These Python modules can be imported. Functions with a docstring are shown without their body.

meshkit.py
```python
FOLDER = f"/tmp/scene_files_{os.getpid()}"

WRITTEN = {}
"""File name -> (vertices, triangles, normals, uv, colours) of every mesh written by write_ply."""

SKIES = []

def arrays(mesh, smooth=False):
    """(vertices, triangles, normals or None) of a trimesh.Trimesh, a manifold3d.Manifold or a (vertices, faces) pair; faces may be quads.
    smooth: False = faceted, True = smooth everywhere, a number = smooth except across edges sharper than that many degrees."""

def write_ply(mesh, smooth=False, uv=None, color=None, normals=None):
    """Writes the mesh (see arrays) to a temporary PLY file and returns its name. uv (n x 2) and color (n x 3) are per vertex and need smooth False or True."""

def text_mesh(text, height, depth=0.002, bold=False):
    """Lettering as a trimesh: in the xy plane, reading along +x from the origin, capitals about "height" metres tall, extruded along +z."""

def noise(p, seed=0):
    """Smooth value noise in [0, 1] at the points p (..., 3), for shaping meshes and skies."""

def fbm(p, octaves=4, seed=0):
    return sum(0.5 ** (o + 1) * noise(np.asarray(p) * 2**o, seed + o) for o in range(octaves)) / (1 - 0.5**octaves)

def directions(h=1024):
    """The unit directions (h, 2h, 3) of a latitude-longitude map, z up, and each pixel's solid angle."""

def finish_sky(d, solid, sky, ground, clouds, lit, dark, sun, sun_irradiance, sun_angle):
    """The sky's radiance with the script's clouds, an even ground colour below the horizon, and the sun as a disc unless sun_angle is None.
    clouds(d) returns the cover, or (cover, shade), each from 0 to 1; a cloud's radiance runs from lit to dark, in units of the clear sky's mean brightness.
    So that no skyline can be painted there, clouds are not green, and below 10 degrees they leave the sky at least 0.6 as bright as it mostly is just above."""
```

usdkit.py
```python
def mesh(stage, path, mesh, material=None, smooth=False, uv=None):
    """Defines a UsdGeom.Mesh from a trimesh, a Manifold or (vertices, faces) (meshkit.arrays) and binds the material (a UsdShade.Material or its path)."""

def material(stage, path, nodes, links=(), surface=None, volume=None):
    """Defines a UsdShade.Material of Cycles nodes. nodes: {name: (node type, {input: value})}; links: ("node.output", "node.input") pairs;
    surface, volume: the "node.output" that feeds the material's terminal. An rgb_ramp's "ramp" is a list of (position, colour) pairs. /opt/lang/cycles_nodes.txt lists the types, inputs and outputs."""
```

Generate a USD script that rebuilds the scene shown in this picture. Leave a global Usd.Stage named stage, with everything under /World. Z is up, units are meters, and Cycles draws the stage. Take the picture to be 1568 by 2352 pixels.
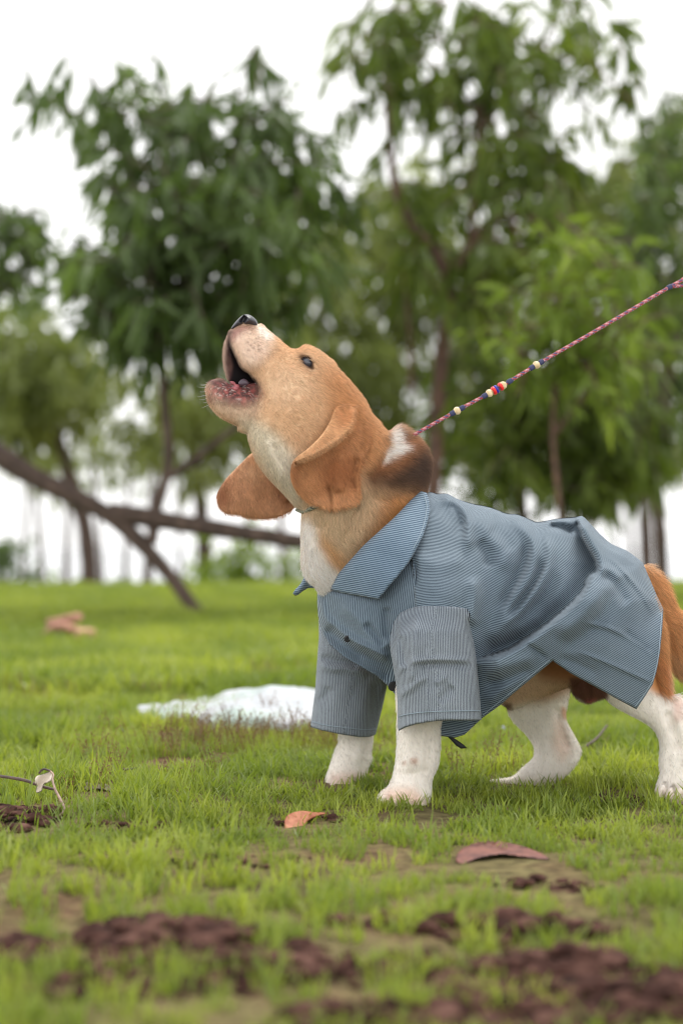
import math, random
import numpy as np, trimesh, usdkit, meshkit, shapely
from PIL import Image, ImageDraw
from scipy import ndimage, sparse
from scipy.sparse.linalg import spsolve
from scipy.spatial import Delaunay, cKDTree
from pxr import Gf, Sdf, Usd, UsdGeom, UsdLux, UsdShade, Vt

stage = Usd.Stage.CreateInMemory()
UsdGeom.SetStageUpAxis(stage, 'Z'); UsdGeom.SetStageMetersPerUnit(stage, 1.0)
UsdGeom.Xform.Define(stage, '/World'); UsdGeom.Scope.Define(stage, '/World/Looks')
RNG = np.random.default_rng(7)

# ------------------------------------------------------------------ camera, sky, sun, exposure
CAM_H, PITCH, FPX = 0.30, math.atan((1255 - 1176) / 3740.0), 3740.0
cam = UsdGeom.Camera.Define(stage, '/World/camera')
cam.CreateHorizontalApertureAttr(24.0); cam.CreateFocalLengthAttr(24.0 * FPX / 1568)
cam.CreateFStopAttr(3.1); cam.CreateFocusDistanceAttr(1.90); cam.CreateExposureAttr(0.78)
cam.CreateClippingRangeAttr((0.05, 5000.0))
cam.AddTranslateOp().Set((0, 0, CAM_H)); cam.AddRotateXOp().Set(90 + math.degrees(PITCH))

SUN_EL, SUN_AZ = math.radians(66), math.radians(-150)           # soft sun behind cloud, upper left behind the camera
def mat(name, nodes, links=(), surface='p.BSDF', volume=None):
    return usdkit.material(stage, '/World/Looks/' + name, nodes, links, surface=surface, volume=volume)
sky_mat = mat('sky_look', {
    'tc': ('texture_coordinate', {}),
    'map': ('mapping', {'mapping_type': 'point', 'scale': (1, 1, 2.5)}),
    'n': ('noise_texture', {'scale': 2.2, 'detail': 5, 'roughness': 0.55}),
    'r': ('rgb_ramp', {'ramp': [(0.25, (8.2, 8.15, 8.05)), (0.75, (10.6, 10.55, 10.5))]}),
    'cov': ('map_range', {'from_min': 0.2, 'from_max': 0.5, 'to_min': 0.90, 'to_max': 0.99, 'clamp': True}),
    'sky': ('sky_texture', {'sky_type': 'single_scattering', 'sun_disc': False, 'sun_elevation': SUN_EL, 'sun_rotation': SUN_AZ}),
    'mx': ('mix_color', {'blend_type': 'mix', 'use_clamp_result': False}),
    'bg': ('background_shader', {'strength': 0.10})},
    [('tc.generated', 'map.vector'), ('map.vector', 'n.vector'), ('n.fac', 'r.fac'), ('n.fac', 'cov.value'), ('cov.result', 'mx.fac'),
     ('sky.color', 'mx.a'), ('r.color', 'mx.b'), ('mx.result', 'bg.color')], surface='bg.background')
dome = UsdLux.DomeLight.Define(stage, '/World/sky')
UsdShade.MaterialBindingAPI.Apply(dome.GetPrim()).Bind(sky_mat)
sun = UsdLux.DistantLight.Define(stage, '/World/sun')
sun.CreateNormalizeAttr(True); sun.CreateIntensityAttr(0.4); sun.CreateAngleAttr(16.0); sun.CreateColorAttr(Gf.Vec3f(1.0, 0.97, 0.92))
sun.AddRotateZOp().Set(180 - math.degrees(SUN_AZ)); sun.AddRotateXOp().Set(-(90 - math.degrees(SUN_EL)))

# ------------------------------------------------------------------ helpers
CP, SP = math.cos(PITCH), math.sin(PITCH)
def P(px, py, y):
    """A direction in the photograph (its 1568 wide reading) at a distance y metres ahead, as a point of the world."""
    px, py, y = np.broadcast_arrays(np.asarray(px, float), np.asarray(py, float), np.asarray(y, float))
    a, b = (px - 784) / FPX, -(py - 1176) / FPX
    t = y / (CP - b * SP)
    return np.stack([a * t, y, CAM_H + t * (SP + b * CP)], -1)
S2 = FPX / 2.0                                                  # photograph pixels per metre at the dog

NAMES = {}
def numbered(path):
    n = NAMES.get(path, 0); NAMES[path] = n + 1
    return path if n == 0 else f'{path}_{n:03d}'
def tag(prim, label=None, cat=None, group=None, kind=None):
    prim = prim.GetPrim() if hasattr(prim, 'GetPrim') else prim
    for k, v in (('label', label), ('category', cat), ('group', group), ('kind', kind)):
        if v: prim.SetCustomDataByKey(k, v)
    return prim
def thing(name, label, cat, group=None, loc=(0, 0, 0), kind=None):
    x = UsdGeom.Xform.Define(stage, numbered('/World/' + name)); x.AddTranslateOp().Set(Gf.Vec3d(*map(float, loc)))
    return tag(x, label, cat, group, kind)
def obj(name, mesh, m, parent=None, smooth=True, uv=None, col=None, org=None, **kw):
    """One Mesh prim under parent (or /World); vertices given in world metres, kept relative to the thing's base."""
    base = parent.GetPath().pathString if parent is not None else '/World'
    v, f = (np.asarray(mesh[0], float), np.asarray(mesh[1], int)) if isinstance(mesh, (tuple, list)) else (np.array(mesh.vertices), np.array(mesh.faces))
    if parent is not None:
        v = v - np.array(UsdGeom.XformCache().GetLocalToWorldTransform(parent).ExtractTranslation())
    r = usdkit.mesh(stage, numbered(base + '/' + name), (v, f), m, smooth=smooth, uv=uv)
    if col is not None:
        UsdGeom.PrimvarsAPI(r).CreatePrimvar('tint', Sdf.ValueTypeNames.Color3fArray, 'vertex').Set(Vt.Vec3fArray.FromNumpy(np.asarray(col, np.float32)))
    return tag(r, **kw)
def curves(name, pts, widths, m, parent, col=None, **kw):
    """pts (n, k, 3): n hairs of k points."""
    n, k = pts.shape[:2]
    base = parent.GetPath().pathString if parent is not None else '/World'
    off = np.array(UsdGeom.XformCache().GetLocalToWorldTransform(parent).ExtractTranslation()) if parent is not None else 0
    c = UsdGeom.BasisCurves.Define(stage, numbered(base + '/' + name))
    c.CreateTypeAttr('linear'); c.CreateCurveVertexCountsAttr(Vt.IntArray.FromNumpy(np.full(n, k, np.int32)))
    c.CreatePointsAttr(Vt.Vec3fArray.FromNumpy((pts - off).reshape(-1, 3).astype(np.float32)))
    c.CreateWidthsAttr(Vt.FloatArray.FromNumpy(np.broadcast_to(widths, (n, k)).astype(np.float32).ravel())); c.SetWidthsInterpolation('vertex')
    if col is not None:
        UsdGeom.PrimvarsAPI(c).CreatePrimvar('tint', Sdf.ValueTypeNames.Color3fArray, 'uniform').Set(Vt.Vec3fArray.FromNumpy(np.asarray(col, np.float32)))
    UsdShade.MaterialBindingAPI.Apply(c.GetPrim()).Bind(m)
    return tag(c, **kw)

def lin(r, g, b):
    c = np.array([r, g, b], float) / 255
    return np.where(c < 0.04045, c / 12.92, ((c + 0.055) / 1.055) ** 2.4)
def spline(pts, step=3.0, closed=True):
    """Centripetal-ish Catmull-Rom through the points, resampled evenly."""
    p = np.asarray(pts, float)
    q = np.vstack([p[-1:], p, p[:2]]) if closed else np.vstack([2 * p[:1] - p[1:2], p, 2 * p[-1:] - p[-2:-1]])
    out = []
    for i in range(len(q) - 3):
        a, b, c, d = q[i:i + 4]; t = np.linspace(0, 1, 16, endpoint=False)[:, None]
        out.append(0.5 * (2 * b + (c - a) * t + (2 * a - 5 * b + 4 * c - d) * t ** 2 + (3 * b - a - 3 * c + d) * t ** 3))
    out = np.vstack(out + ([] if closed else [p[-1:]]))
    return resample(out, step, closed)
def resample(p, step, closed=False):
    p = np.asarray(p, float)
    if closed: p = np.vstack([p, p[:1]])
    d = np.r_[0, np.cumsum(np.linalg.norm(np.diff(p, axis=0), axis=1))]
    n = max(3, int(round(d[-1] / step)))
    t = np.linspace(0, d[-1], n + 1)
    r = np.stack([np.interp(t, d, p[:, k]) for k in range(p.shape[1])], 1)
    return r[:-1] if closed else r
def sharp_open(pts, step=4.0):
    p = np.asarray(pts, float); out = []
    for a, b in zip(p[:-1], p[1:]):
        n = max(1, int(round(np.linalg.norm(b - a) / step))); out.append(a + (b - a) * (np.arange(n) / n)[:, None])
    return np.vstack(out + [p[-1:]])
def sharp(pts, step=4.0):
    """A polygon with its corners kept, each edge cut into steps."""
    p = np.asarray(pts, float); out = []
    for a, b in zip(p, np.roll(p, -1, 0)):
        n = max(1, int(round(np.linalg.norm(b - a) / step)))
        out.append(a + (b - a) * (np.arange(n) / n)[:, None])
    return np.vstack(out)
def seg_dist(px, py, line):
    """Distance of each point to a polyline, and the fraction of the line's length there."""
    line = np.asarray(line, float); q = np.stack([np.ravel(px), np.ravel(py)], 1)
    L = np.r_[0, np.cumsum(np.linalg.norm(np.diff(line, axis=0), axis=1))]
    best, frac = np.full(len(q), 1e9), np.zeros(len(q))
    for i in range(len(line) - 1):
        a, ab = line[i], line[i + 1] - line[i]
        t = np.clip(((q - a) @ ab) / max(ab @ ab, 1e-9), 0, 1)
        d = np.linalg.norm(q - a - t[:, None] * ab, axis=1)
        m = d < best
        best[m], frac[m] = d[m], (L[i] + t[m] * (L[i + 1] - L[i])) / L[-1]
    return best.reshape(np.shape(px)), frac.reshape(np.shape(px))
def ridge(px, py, line, width, amp, ends=0.15):
    d, t = seg_dist(px, py, spline(line, 6, False) if len(line) > 2 else line)
    fade = np.clip(np.minimum(t, 1 - t) / max(ends, 1e-6), 0, 1) if ends else 1.0
    return amp * np.exp(-(d / width) ** 2) * (fade * fade * (3 - 2 * fade) if ends else 1.0)
def blob(px, py, cx, cy, rx, ry, amp, rot=0.0):
    c, s = math.cos(math.radians(rot)), math.sin(math.radians(rot))
    x, y = px - cx, py - cy
    return amp * np.exp(-((x * c + y * s) / rx) ** 2 - ((-x * s + y * c) / ry) ** 2)

class Map2:
    """A 2-D map over the photograph's pixels (step st) that can be read anywhere."""
    def __init__(self, x0, y0, st, a): self.x0, self.y0, self.st, self.a = x0, y0, st, a
    def __call__(self, px, py):
        px, py = np.broadcast_arrays(np.asarray(px, float), np.asarray(py, float))
        if px.ndim == 0: return float(self(px[None], py[None])[0])
        return ndimage.map_coordinates(self.a, [(np.asarray(px, float) - self.x0) / self.st, (np.asarray(py, float) - self.y0) / self.st], order=1, mode='nearest')
def raster(poly, x0, y0, st, nx, ny):
    im = Image.new('L', (nx * 4, ny * 4))
    ImageDraw.Draw(im).polygon([((x - x0) / st * 4 + 2, (y - y0) / st * 4 + 2) for x, y in poly], fill=255)
    return np.asarray(im.resize((nx, ny), Image.BOX)).T / 255.0

def tube_mesh(pts, radii, sides=8, cap=True, rough=0.0, seed=0):
    p = np.asarray(pts, float); n = len(p)
    r = np.interp(np.linspace(0, 1, n), np.linspace(0, 1, len(np.atleast_1d(radii))), np.atleast_1d(radii))
    t = np.gradient(p, axis=0); t /= np.linalg.norm(t, axis=1, keepdims=True) + 1e-12
    ref = np.array([0, 0, 1.0]) if abs(t[0, 2]) < 0.9 else np.array([1.0, 0, 0])
    a = np.zeros_like(p); u = np.cross(t[0], ref)
    for i in range(n):
        u = u - t[i] * (u @ t[i]); u /= np.linalg.norm(u) + 1e-12; a[i] = u
    b = np.cross(t, a); ang = np.arange(sides) * 2 * np.pi / sides
    ring = np.cos(ang)[None, :, None] * a[:, None] + np.sin(ang)[None, :, None] * b[:, None]
    rr = r[:, None, None]
    if rough:
        q = p[:, None] + ring * rr
        rr = rr * (1 + rough * (meshkit.fbm(q / (np.mean(r) * 2.2), 3, seed)[..., None] - 0.5) * 2)
    v = (p[:, None] + ring * rr).reshape(-1, 3)
    i, j = np.meshgrid(np.arange(n - 1), np.arange(sides), indexing='ij')
    q = np.stack([i * sides + j, i * sides + (j + 1) % sides, (i + 1) * sides + (j + 1) % sides, (i + 1) * sides + j], -1).reshape(-1, 4)
    f = np.vstack([q[:, [0, 1, 2]], q[:, [0, 2, 3]]])
    if cap:
        v = np.vstack([v, p[:1], p[-1:]]); k = np.arange(sides); e = (n - 1) * sides
        f = np.vstack([f, np.stack([np.full(sides, n * sides), (k + 1) % sides, k], 1), np.stack([np.full(sides, n * sides + 1), e + k, e + (k + 1) % sides], 1)])
    return v, f
def join(meshes):
    vs, fs, n = [], [], 0
    for v, f in meshes:
        vs.append(v); fs.append(np.asarray(f) + n); n += len(v)
    return np.vstack(vs), np.vstack(fs)

def sheet(poly, yf, thick, res=5.0, rim=8.0, back=None):
    """A closed thin sheet: its outline in the photograph's pixels, its own depth yf(px, py) in metres, its thickness. Returns (v, f, px, py, side)."""
    poly = np.asarray(poly, float); g = shapely.Polygon(poly)
    if not g.is_valid: g = g.buffer(0)
    x0, y0, x1, y1 = g.bounds
    X, Y = np.meshgrid(np.arange(x0, x1, res), np.arange(y0, y1, res * 0.87)); X[1::2] += res / 2
    X, Y = X.ravel(), Y.ravel(); keep = shapely.contains_xy(g.buffer(-0.62 * res), X, Y)
    pts = np.vstack([poly, np.stack([X[keep], Y[keep]], 1)]); nb = len(poly)
    pts = pts + np.r_[np.zeros((nb, 2)), RNG.normal(0, 0.02, (len(pts) - nb, 2))]
    tri = Delaunay(pts).simplices; c = pts[tri].mean(1); tri = tri[shapely.contains_xy(g, c[:, 0], c[:, 1])]
    a, b, cc = pts[tri[:, 0]], pts[tri[:, 1]], pts[tri[:, 2]]
    area = (b[:, 0] - a[:, 0]) * (cc[:, 1] - a[:, 1]) - (b[:, 1] - a[:, 1]) * (cc[:, 0] - a[:, 0])
    tri = tri[np.abs(area) > 1e-6]; area = area[np.abs(area) > 1e-6]
    tri[area < 0] = tri[area < 0][:, ::-1]                       # photograph's y runs down: this order faces the camera
    d = cKDTree(poly).query(pts)[0]; d[:nb] = 0
    t = 0.5 * thick * np.sqrt(1 - (1 - np.minimum(d / rim, 1)) ** 2)
    y = yf(pts[:, 0], pts[:, 1])
    yb = y if back is None else back(pts[:, 0], pts[:, 1])
    front = P(pts[:, 0], pts[:, 1], y - t); rear = P(pts[nb:, 0], pts[nb:, 1], yb[nb:] + t[nb:])
    m = np.arange(len(pts)); m[nb:] += len(pts) - nb
    f = np.vstack([tri, m[tri][:, ::-1]])
    v = np.vstack([front, rear]); px = np.r_[pts[:, 0], pts[nb:, 0]]; py = np.r_[pts[:, 1], pts[nb:, 1]]
    n = np.cross(v[tri[0, 1]] - v[tri[0, 0]], v[tri[0, 2]] - v[tri[0, 0]])
    if n[1] > 0: f = f[:, ::-1]
    return v, f, px, py, np.r_[np.zeros(len(pts)), np.ones(len(pts) - nb)]

def surface_net(F):
    """Numpy surface nets: F < 0 inside. Vertices in grid units, quads as triangles."""
    nx, ny, nz = F.shape
    ins = F < 0
    cnt = np.zeros((nx - 1, ny - 1, nz - 1), np.int8)
    for a, b, c in np.ndindex(2, 2, 2): cnt += ins[a:nx - 1 + a, b:ny - 1 + b, c:nz - 1 + c]
    ci = np.argwhere((cnt > 0) & (cnt < 8)); idx = -np.ones(cnt.shape, np.int64); idx[tuple(ci.T)] = np.arange(len(ci))
    acc, num = np.zeros((len(ci), 3)), np.zeros(len(ci))
    cor = np.array(list(np.ndindex(2, 2, 2)))
    for i in range(8):
        for j in range(i + 1, 8):
            if np.abs(cor[i] - cor[j]).sum() != 1: continue
            fa, fb = F[tuple((ci + cor[i]).T)], F[tuple((ci + cor[j]).T)]
            m = (fa < 0) != (fb < 0); t = (fa / np.where(m, fa - fb, 1))[:, None]
            acc[m] += (cor[i] + t * (cor[j] - cor[i]))[m]; num[m] += 1
    v = ci + acc / num[:, None]; tris = []
    for ax in range(3):
        o = [k for k in range(3) if k != ax]
        sl0, sl1 = [slice(1, -1)] * 3, [slice(1, -1)] * 3
        sl0[ax], sl1[ax] = slice(0, -1), slice(1, None)
        A, B = ins[tuple(sl0)], ins[tuple(sl1)]
        e = np.argwhere(A != B); st = A[tuple(e.T)]
        e = e.copy(); e[:, o] += 1
        q = []
        for da, db in ((0, 0), (1, 0), (1, 1), (0, 1)):
            k = e.copy(); k[:, o[0]] -= da; k[:, o[1]] -= db; q.append(idx[tuple(k.T)])
        q = np.stack(q, 1); flip = st if ax != 1 else ~st
        q[~flip] = q[~flip][:, ::-1]
        tris += [q[:, [0, 1, 2]], q[:, [0, 2, 3]]]
    return v, np.vstack(tris)

class Inflate:
    """A solid from an outline: the outline in the photograph's pixels, round cross-sections from a Poisson membrane, centred on its own depth yc(px, py)."""
    def __init__(self, poly, yc, aspect=1.0, st=3.0, bumps=None, tmax=None, k=10.0, pad=36):
        self.poly = poly = np.asarray(poly, float); self.yc, self.aspect, self.k = yc, aspect, k
        x0, y0 = poly.min(0) - pad; x1, y1 = poly.max(0) + pad
        nx, ny = int((x1 - x0) / st) + 1, int((y1 - y0) / st) + 1
        cov = raster(poly, x0, y0, st, nx, ny); ins = cov > 0.5
        n = ins.sum(); num = -np.ones(ins.shape, int); num[ins] = np.arange(n)
        I, J = np.nonzero(ins); rows, cols = [], []
        for di, dj in ((1, 0), (-1, 0), (0, 1), (0, -1)):
            m = num[I + di, J + dj]; ok = m >= 0; rows.append(np.arange(n)[ok]); cols.append(m[ok])
        A = sparse.coo_matrix((-np.ones(sum(map(len, rows))), (np.concatenate(rows), np.concatenate(cols))), (n, n)).tocsc() + 4 * sparse.eye(n, format='csc')
        H = np.zeros(ins.shape); H[ins] = spsolve(A.tocsc(), np.full(n, 2.0 * st * st))
        H = np.where(ins, H, 0)
        g0, g1 = np.gradient(H, st); R = np.sqrt(np.maximum(H, 0) + (g0 ** 2 + g1 ** 2) / 4)
        X, Y = np.meshgrid(x0 + st * np.arange(nx), y0 + st * np.arange(ny), indexing='ij')
        g = shapely.Polygon(poly).buffer(0); d = shapely.distance(g.boundary, shapely.points(X, Y))
        inner = ndimage.binary_erosion(ins, iterations=2); src = inner if inner.any() else ins
        Ri = ndimage.gaussian_filter(np.where(src, R, 0), 2) / np.maximum(ndimage.gaussian_filter(src * 1.0, 2), 1e-3)
        _, (ii, jj) = ndimage.distance_transform_edt(~src, return_indices=True)
        R = np.where(src, R, Ri[ii, jj]); R = ndimage.gaussian_filter(R, 3)
        near = d < 2.5 * st
        Hb = R ** 2 - (R + d) ** 2; Hi = R ** 2 - np.maximum(R - d, 0) ** 2
        w = np.clip(d / (2.5 * st), 0, 1)
        H = np.where(ins, np.where(near, (1 - w) * Hi + w * H, H), Hb)
        if tmax is not None:                                    # flatten wide solids
            T = np.sqrt(np.maximum(H, 0)); Tn = tmax * np.tanh(T / tmax); H = np.where(H > 0, Tn ** 2, H); R = np.minimum(R, tmax * 1.2)
        self.x0, self.y0, self.st, self.H, self.R = x0, y0, st, H, R
        self.mH, self.mR = Map2(x0, y0, st, H), Map2(x0, y0, st, R)
        self.B = bumps
    def T(self, px, py):
        return np.sqrt(np.maximum(self.mH(px, py), 0)) * self.aspect
    def bump(self, px, py):
        if self.B is None: return 0.0
        d = np.sqrt(np.maximum(self.mH(px, py), 0)); return self.B(px, py) * np.clip(d / 12, 0, 1)
    def front(self, px, py):
        return self.yc(px, py) - (self.T(px, py) + self.bump(px, py)) / S2
    def bounds(self, pad=24):
        lo, hi = self.poly.min(0) - pad, self.poly.max(0) + pad
        yy = self.yc(self.poly[:, 0], self.poly[:, 1]); t = (np.sqrt(self.H.max()) * self.aspect + pad + (25 if self.B else 0)) / S2
        return lo[0], hi[0], lo[1], hi[1], yy.min() - t, yy.max() + t
    def field(self, PX, PY, YD):
        """Signed distance in photograph pixels on a grid: PX (a,1,1), PY (1,b,1), YD (1,1,c)."""
        X, Y = np.broadcast_arrays(PX[:, :, 0], PY[:, :, 0])
        H, R, yc = self.mH(X, Y)[..., None], self.mR(X, Y)[..., None], self.yc(X, Y)[..., None]
        b = self.bump(X, Y); b = b[..., None] if np.ndim(b) else b
        dy = (YD - yc) * S2
        dy = np.where(dy < 0, np.minimum(dy + b, 0) if np.ndim(b) or b else dy, dy) / self.aspect
        return np.sqrt(np.maximum(dy * dy - H + R * R, 0)) - R
def smin(a, b, k):
    h = np.maximum(k - np.abs(a - b), 0) / k
    return np.minimum(a, b) - h * h * k * 0.25
def solid(parts, st=4.0, sy=0.0022, carve=()):
    """Smooth union of inflated parts as one closed mesh: (v, f, px, py, y)."""
    bs = np.array([p.bounds() for p in parts]); lo, hi = bs.min(0), bs.max(0)
    gx, gy, gz = np.arange(lo[0], hi[1] + st, st), np.arange(lo[2], hi[3] + st, st), np.arange(lo[4], hi[5] + sy, sy)
    F = np.full((len(gx), len(gy), len(gz)), 60.0, np.float32)
    for p, b in zip(parts, bs):
        sl = tuple(slice(max(0, int(np.searchsorted(g, a)) - 1), int(np.searchsorted(g, c)) + 1) for g, a, c in ((gx, b[0], b[1]), (gy, b[2], b[3]), (gz, b[4], b[5])))
        f = p.field(gx[sl[0]][:, None, None], gy[sl[1]][None, :, None], gz[sl[2]][None, None, :])
        F[sl] = smin(F[sl], f, p.k)
    for c in carve: F = c(gx, gy, gz, F)
    F[[0, -1]] = 60; F[:, [0, -1]] = 60; F[:, :, [0, -1]] = 60
    v, f = surface_net(F)
    m = trimesh.Trimesh(v, f, process=False); trimesh.smoothing.filter_taubin(m, 0.5, 0.53, iterations=6); v = np.array(m.vertices)
    px, py, y = lo[0] + v[:, 0] * st, lo[2] + v[:, 1] * st, lo[4] + v[:, 2] * sy
    w = P(px, py, y)
    vol = np.einsum('ij,ij->i', w[f[:, 0]], np.cross(w[f[:, 1]], w[f[:, 2]])).sum()
    return w, (f if vol > 0 else f[:, ::-1]), px, py, y
def paint(base, layers, px, py, x0=430, y0=680, x1=1760, y1=1920, st=2.0):
    """Coat colours (markings): polygons softened at their edges, read at the points."""
    nx, ny = int((x1 - x0) / st), int((y1 - y0) / st)
    img = np.empty((nx, ny, 3)); img[:] = base
    for poly, rgb, blur, alpha in layers:
        m = ndimage.gaussian_filter(raster(poly, x0, y0, st, nx, ny), blur / st)[..., None] * alpha
        img = img * (1 - m) + np.asarray(rgb) * m
    return np.stack([Map2(x0, y0, st, img[..., k])(px, py) for k in range(3)], 1)
# readings of enlarged views of the photograph
def zv(ox, oy, k): return lambda *p: np.array([(ox + x * k, oy + y * k) for x, y in p])
Z1, Z2, Z7 = zv(430.6, 689.0, .38448), zv(631.6, 1090.9, .5972), zv(706.8, 1492.8, .5493)
ZA, ZB, ZH = zv(660.3, 1119.6, .29293), zv(1004.8, 1119.6, .35921), zv(459.3, 706.2, .20139)
# ------------------------------------------------------------------ the ground and the lake
def gz(x, y):
    """Height of the ground: a nearly flat lawn that falls away to the lake beyond its brow."""
    x, y = np.asarray(x, float), np.asarray(y, float)
    p = np.stack([x * 1.1, y * 1.1, x * 0], -1)
    z = 0.030 * (meshkit.fbm(p, 3, 4) - 0.5) * np.clip((y - 2.2) / 2, 0.25, 1) + 0.012 * (meshkit.fbm(p * 7, 2, 8) - 0.5)
    z = z + 0.05 * np.clip((y - 6) / 4, 0, 1) * (meshkit.noise(np.stack([x * 0.5, y * 0.3, x * 0], -1), 12) - 0.5)
    return z - 0.16 * np.maximum(y - 11.3, 0) ** 1.25 * 0.42
SOIL = [  # centre in the photograph, half length across and along in metres, height
    (-15, 1890, 0.075, 0.06, 0.030), (1415, 1842, 0.060, 0.035, 0.012), (1262, 2040, 0.045, 0.03, 0.016), (700, 1888, 0.05, 0.03, 0.008),
    (200, 2200, 0.10, 0.035, 0.030), (370, 2165, 0.07, 0.045, 0.040), (460, 2210, 0.08, 0.035, 0.026), (590, 2225, 0.05, 0.03, 0.022), (300, 2270, 0.08, 0.03, 0.018), (1190, 2140, 0.06, 0.03, 0.030), (820, 2120, 0.05, 0.02, 0.014),
    (1150, 2240, 0.07, 0.045, 0.028), (1290, 2225, 0.06, 0.035, 0.034), (1400, 2300, 0.08, 0.035, 0.026), (1550, 2300, 0.07, 0.04, 0.026), (1170, 2345, 0.06, 0.03, 0.020), (870, 2340, 0.06, 0.03, 0.014), (330, 1905, 0.07, 0.03, 0.004), (560, 1985, 0.07, 0.03, 0.003), (60, 2280, .05, .02, .01)]
SOIL = [(px, py, a * 1.3, b * 1.2, h) if py > 2130 else (px, py, a, b, h) for px, py, a, b, h in SOIL] + [(310, 2205, 0.10, 0.03, 0.022), (1260, 2290, 0.09, 0.035, 0.024), (1480, 2260, 0.08, 0.03, 0.022), (700, 2260, 0.06, 0.02, 0.014), (1000, 2330, 0.06, 0.03, 0.014)]
SOIL = [(*P(px, py, CAM_H * FPX / (py - 1255))[:2], a, b, h) for px, py, a, b, h in SOIL]
def soil_cover(x, y):
    s = np.zeros(np.shape(x))
    w = 1 + 0.9 * (meshkit.fbm(np.stack([x * 22, y * 22, x * 0], -1), 3, 40) - 0.5)
    for cx, cy, a, b, h in SOIL: s = np.maximum(s, np.clip(1.5 * (1 - np.hypot((x - cx) / a, (y - cy) / b) * w), 0, 1))
    return s
def graded(a, b, s0, g):
    out, s = [a], s0
    while out[-1] < b: out.append(out[-1] + s); s *= g
    return np.array(out)
yy = graded(0.25, 90, 0.02, 1.018); xx = graded(0, 70, 0.02, 1.045); xx = np.r_[-xx[:0:-1], xx]
X, Y = np.meshgrid(xx, yy, indexing='ij'); Z = gz(X, Y)
i, j = np.meshgrid(np.arange(len(xx) - 1), np.arange(len(yy) - 1), indexing='ij'); k = i * len(yy) + j
q = np.stack([k, k + len(yy), k + len(yy) + 1, k + 1], -1).reshape(-1, 4)
ground_mat = mat('ground_look', {'g': ('geometry', {}), 'n': ('noise_texture', {'scale': 6, 'detail': 5}), 'n2': ('noise_texture', {'scale': 70, 'detail': 4}),
    'r': ('rgb_ramp', {'ramp': [(0.3, (0.09, 0.075, 0.035)), (0.5, (0.15, 0.125, 0.06)), (0.7, (0.13, 0.075, 0.05))]}), 'mx': ('mix_color', {'blend_type': 'multiply', 'fac': 0.8}),
    'r2': ('rgb_ramp', {'ramp': [(0.3, (0.45, 0.42, 0.4)), (0.7, (1.3, 1.3, 1.2))]}), 'bp': ('bump', {'strength': 0.8, 'distance': 0.01}), 'p': ('principled_bsdf', {'roughness': 0.95, 'specular_ior_level': 0.1})},
    [('g.position', 'n.vector'), ('g.position', 'n2.vector'), ('n.fac', 'r.fac'), ('n2.fac', 'r2.fac'), ('r.color', 'mx.a'), ('r2.color', 'mx.b'), ('mx.result', 'p.base_color'), ('n2.fac', 'bp.height'), ('bp.normal', 'p.normal')])
obj('ground', (np.stack([X, Y, Z], -1).reshape(-1, 3), np.vstack([q[:, [0, 1, 2]], q[:, [0, 2, 3]]])), ground_mat, None, True, label='green lawn falling away to the pale lake', kind='structure')
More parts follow.
